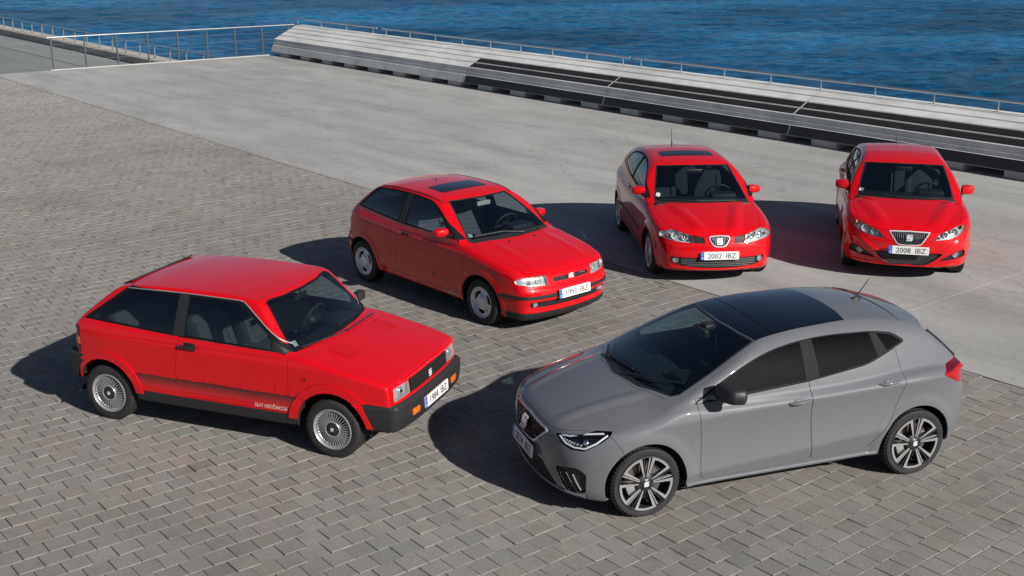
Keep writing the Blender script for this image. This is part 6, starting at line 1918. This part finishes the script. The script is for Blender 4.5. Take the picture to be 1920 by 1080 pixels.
    emblem('badge', frame_M((2.032, 0, .598), (0, 1, 0), (1, 0, .30)), .115, M['badge'], car)
    for k in range(7):
        z = .232 + .022 * k
        P = sh.at('f', [(y, z) for y in np.linspace(0, .48 - (z - .232) * 1.1, 7)])
        Q = [Vector((p[0] - .016, -p[1], p[2])) for p in P[::-1]] + [Vector((p[0] - .016, p[1], p[2])) for p in P[1:]]
        mb = MB(); mb.tube(Q, .0045, 6); mb.build('intake_slat', M['grillegrey'], o['lower_intake'][0])
    plate(car, frame_M((2.046, 0, .420), (0, 1, 0), (1, 0, .10)), '2024 IBZ')
    # chin and sill highlights: a thin lip under the bumper, bright sill edge
    P = sh.at('f', [(y, .205) for y in np.linspace(0, .74, 14)]); 
    Q = [Vector((p[0] + .004, -p[1], p[2])) for p in P[::-1]] + [Vector((p[0] + .004, p[1], p[2])) for p in P[1:]]
    mb = MB(); mb.tube(Q, .014, 8); mb.build('bumper_lip', G, car, 60)
    for sd in (1, -1):
        P = sh.at('s', [(x, .238 + (.9 - x) * .012) for x in np.linspace(.93, -.90, 20)]); Nn = sh.norm(P)
        mb = MB(); mb.tube([Vector((p[0], (p[1] + .004) * sd, p[2])) for p in P], .020, 8); mb.build('sill', G, car, 60)
    # roof spoiler
    vs = []; n = 17
    for i in range(n):
        y = -.53 + 1.06 * i / (n - 1); e = (abs(y) / .53)
        zt_ = float(zr(-1.28)) - .045 * (abs(y) / .6) ** 2.3
        vs += [(-1.27 + .02 * e * e, y, zt_ + .008), (-1.40 + .05 * e ** 3, y, zt_ - .016 - .006 * e ** 3), (-1.545 + .07 * e ** 4, y, zt_ - .056 - .012 * e ** 3), (-1.54 + .07 * e ** 4, y, zt_ - .074 - .012 * e ** 3), (-1.32, y, zt_ - .09)]
    fs = [(i * 5 + j, i * 5 + (j + 1) % 5, (i + 1) * 5 + (j + 1) % 5, (i + 1) * 5 + j) for i in range(n - 1) for j in range(5)]
    fs += [tuple(range(5)), tuple(range((n - 1) * 5 + 4, (n - 1) * 5 - 1, -1))]
    mb = MB(); mb.add(vs, fs); mb.build('roof_spoiler', G, car, 30)
    strip_on(sh, 'hatch_glass_edge', [(.572, 1.225), (.60, 1.16), (.635, 1.08), (.672, 1.00)], 'r', .015, M['gloss'], car, lift=.003)
    # antenna
    zr0 = float(sh.at('t', [(-1.155, 0)])[0][2])
    mb = MB(); mb.sphere((-1.15, 0, zr0 + .004), (.055, .024, .020)); mb.tube([(-1.14, 0, zr0 + .015), (-1.20, 0, zr0 + .085), (-1.275, 0, zr0 + .185)], [.008, .005, .0035], 8)
    mb.build('antenna', M['black'], car, 60)
    wiper(car, sh, [(1.17, .10), (1.06, .33), (.86, .62)], lift=.022); wiper(car, sh, [(1.10, -.40), (1.11, -.20), (1.085, .12)], lift=.022)
    # cabin
    floorpan(car, -1.6, 1.2, .74, .26)
    dash(car, .58, .98, .64, .915, hood_y=.36, drop=.4)
    for y in (.36, -.36): seat(car, .02, y, .45, .52, 'seat', .60)
    rear_bench(car, -.85, .48, 1.3, 'seat', .56)
    steering(car, .46, .36, .90)
    mb = MB(); mb.box((.40, 0, 1.235), (.05, .23, .065), None, .02); mb.build('rear_view_mirror', M['dash'], car, 40)
    mb = MB(); mb.box((.33, 0, 1.275), (.12, .12, .05), None, .02); mb.build('camera_housing', M['dash'], car, 40)
    def rim24(hub, Mx, r):
        mb = MB(); rim_lip(mb, Mx, r, wid=.012, depth=.006); mb.lathe([(r - .012, -.012), (r - .016, -.10)], Mx, 48)
        mb.build('rim', M['darkalloy'], hub, 40)
        ri, ro = .058, r - .004
        for k in range(5):
            b = rad(270 + 72 * k)
            Rk = Mx @ Matrix.Rotation(b - math.pi / 2 + math.pi, 4, 'Z') @ Matrix.Rotation(math.pi, 4, 'Z')
            # window: two spokes and a rim arc (drawn around local +y)
            A0, A1 = rad(24.5), rad(24.5)
            pol = lambda rr, aa: (rr * math.sin(aa), rr * math.cos(aa))
            outer = [pol(ri, -A0)] + [pol(ro, -A1 + 2 * A1 * i / 12) for i in range(13)] + [pol(ri, A0)]
            inn = [pol(ri + .012, A0 - rad(8)), pol(ro - .021, A1 - rad(7.0))] + [pol(ro - .021, A1 - rad(7.0) - 2 * (A1 - rad(7.0)) * i / 10) for i in range(1, 11)] + [pol(ri + .012, -A0 + rad(8))]
            face = outer + inn
            vs = []; zf = lambda q: .004 + .012 * (1 - (math.hypot(*q) / ro)) * -1
            n = len(face)
            top = [Rk @ Vector((q[0], q[1], zf(q))) for q in face]; bot = [Rk @ Vector((q[0] * .995, q[1] * .995, zf(q) - .035)) for q in face]
            # strips between outer and inner borders
            mo = [0] + list(range(1, 14)) + [14]; 
            outv = list(range(0, 15)); inv_ = list(range(n - 1, 14, -1))   # inner from left spoke foot to right
            fs = []
            fs.append((0, 1, inv_[1], inv_[0]))
            arc_o = list(range(1, 14)); arc_i = inv_[1:-1]
            i = j = 0
            while i < len(arc_o) - 1 or j < len(arc_i) - 1:
                if i < len(arc_o) - 1 and (j >= len(arc_i) - 1 or i / (len(arc_o) - 1) <= j / (len(arc_i) - 1)):
                    fs.append((arc_o[i], arc_o[i + 1], arc_i[j])); i += 1
                else:
                    fs.append((arc_o[i], arc_i[j + 1], arc_i[j])); j += 1
            fs.append((13, 14, inv_[-1], inv_[-2]))
            m2 = MB(); m2.add(top + bot, fs, 0)
            m2.add(top + bot, [(q, (q + 1) % n, n + (q + 1) % n, n + q) for q in range(n)], 1)
            m2.build('spoke_window', [M['machined'], M['darkalloy']], hub)
            # twin ribs in the gap between windows
            for off_, mt, wdt in ((-3.6, 'darkalloy', .008), (4.2, 'machined', .009)):
                a = rad(36 + off_)
                q0, q1 = pol(ri, a), pol(ro - .004, rad(36 + off_ * 1.7))
                d = Vector((q1[0] - q0[0], q1[1] - q0[1])); L = d.length; d /= L; nrm = Vector((-d.y, d.x))
                quad = [Vector(q0) - nrm * wdt * .4, Vector(q1) - nrm * wdt * .6, Vector(q1) + nrm * wdt * .6, Vector(q0) + nrm * wdt * .4]
                m3 = MB(); m3.prism([tuple(v) for v in quad], Rk @ Matrix.Translation((0, 0, -.028)), .024)
                m3.build('spoke', M[mt], hub)
        c = MB(); c.lathe([(.001, .006), (.030, .006), (.034, .002), (.062, -.004), (.078, -.012), (.080, -.04)], Mx, 40); c.build('hub_cap', M['darkalloy'], hub, 35)
        emblem('hub_badge', Mx @ Matrix.Translation((0, 0, .006)), .040, M['badge'], hub)
        for k in range(5):
            a = rad(54 + 36 + 72 * k)
            b = MB(); b.lathe([(.001, .004), (.009, .003), (.011, -.008)], Mx @ Matrix.Translation((.055 * math.cos(a), .055 * math.sin(a), 0)), 10); b.build('wheel_bolt', M['gloss'], hub, 40)
        q = MB(); q.box((0, 0, 0), (.09, .13, .05), None, .015); q.v = [tuple(Mx @ (Matrix.Rotation(rad(200), 4, 'Z') @ Vector((v[0] + .12, v[1], v[2] - .06)))) for v in q.v]
        q.build('brake_caliper', M['calipergrey'], hub, 40)
    for x in (1.282, -1.282):
        for sd in (1, -1): wheel(car, x, sd, .862, .302, .240, .205, rim24)
    return car

M['glass24'] = glassy('side_glass', (0.42, 0.50, 0.52), ior=1.45)
M['screen24'] = glassy('dark_windscreen', (0.50, 0.68, 0.67), ior=1.8)
M['satin'] = simple('satin_pillar', (.012, .012, .013), .6, spec=.1)
M['lightguide'] = simple('light_guide', (.85, .88, .92), .25, coat=.5)
M['grillegrey'] = simple('grille_grey', (.05, .052, .056), .35, .3)
build_2024()
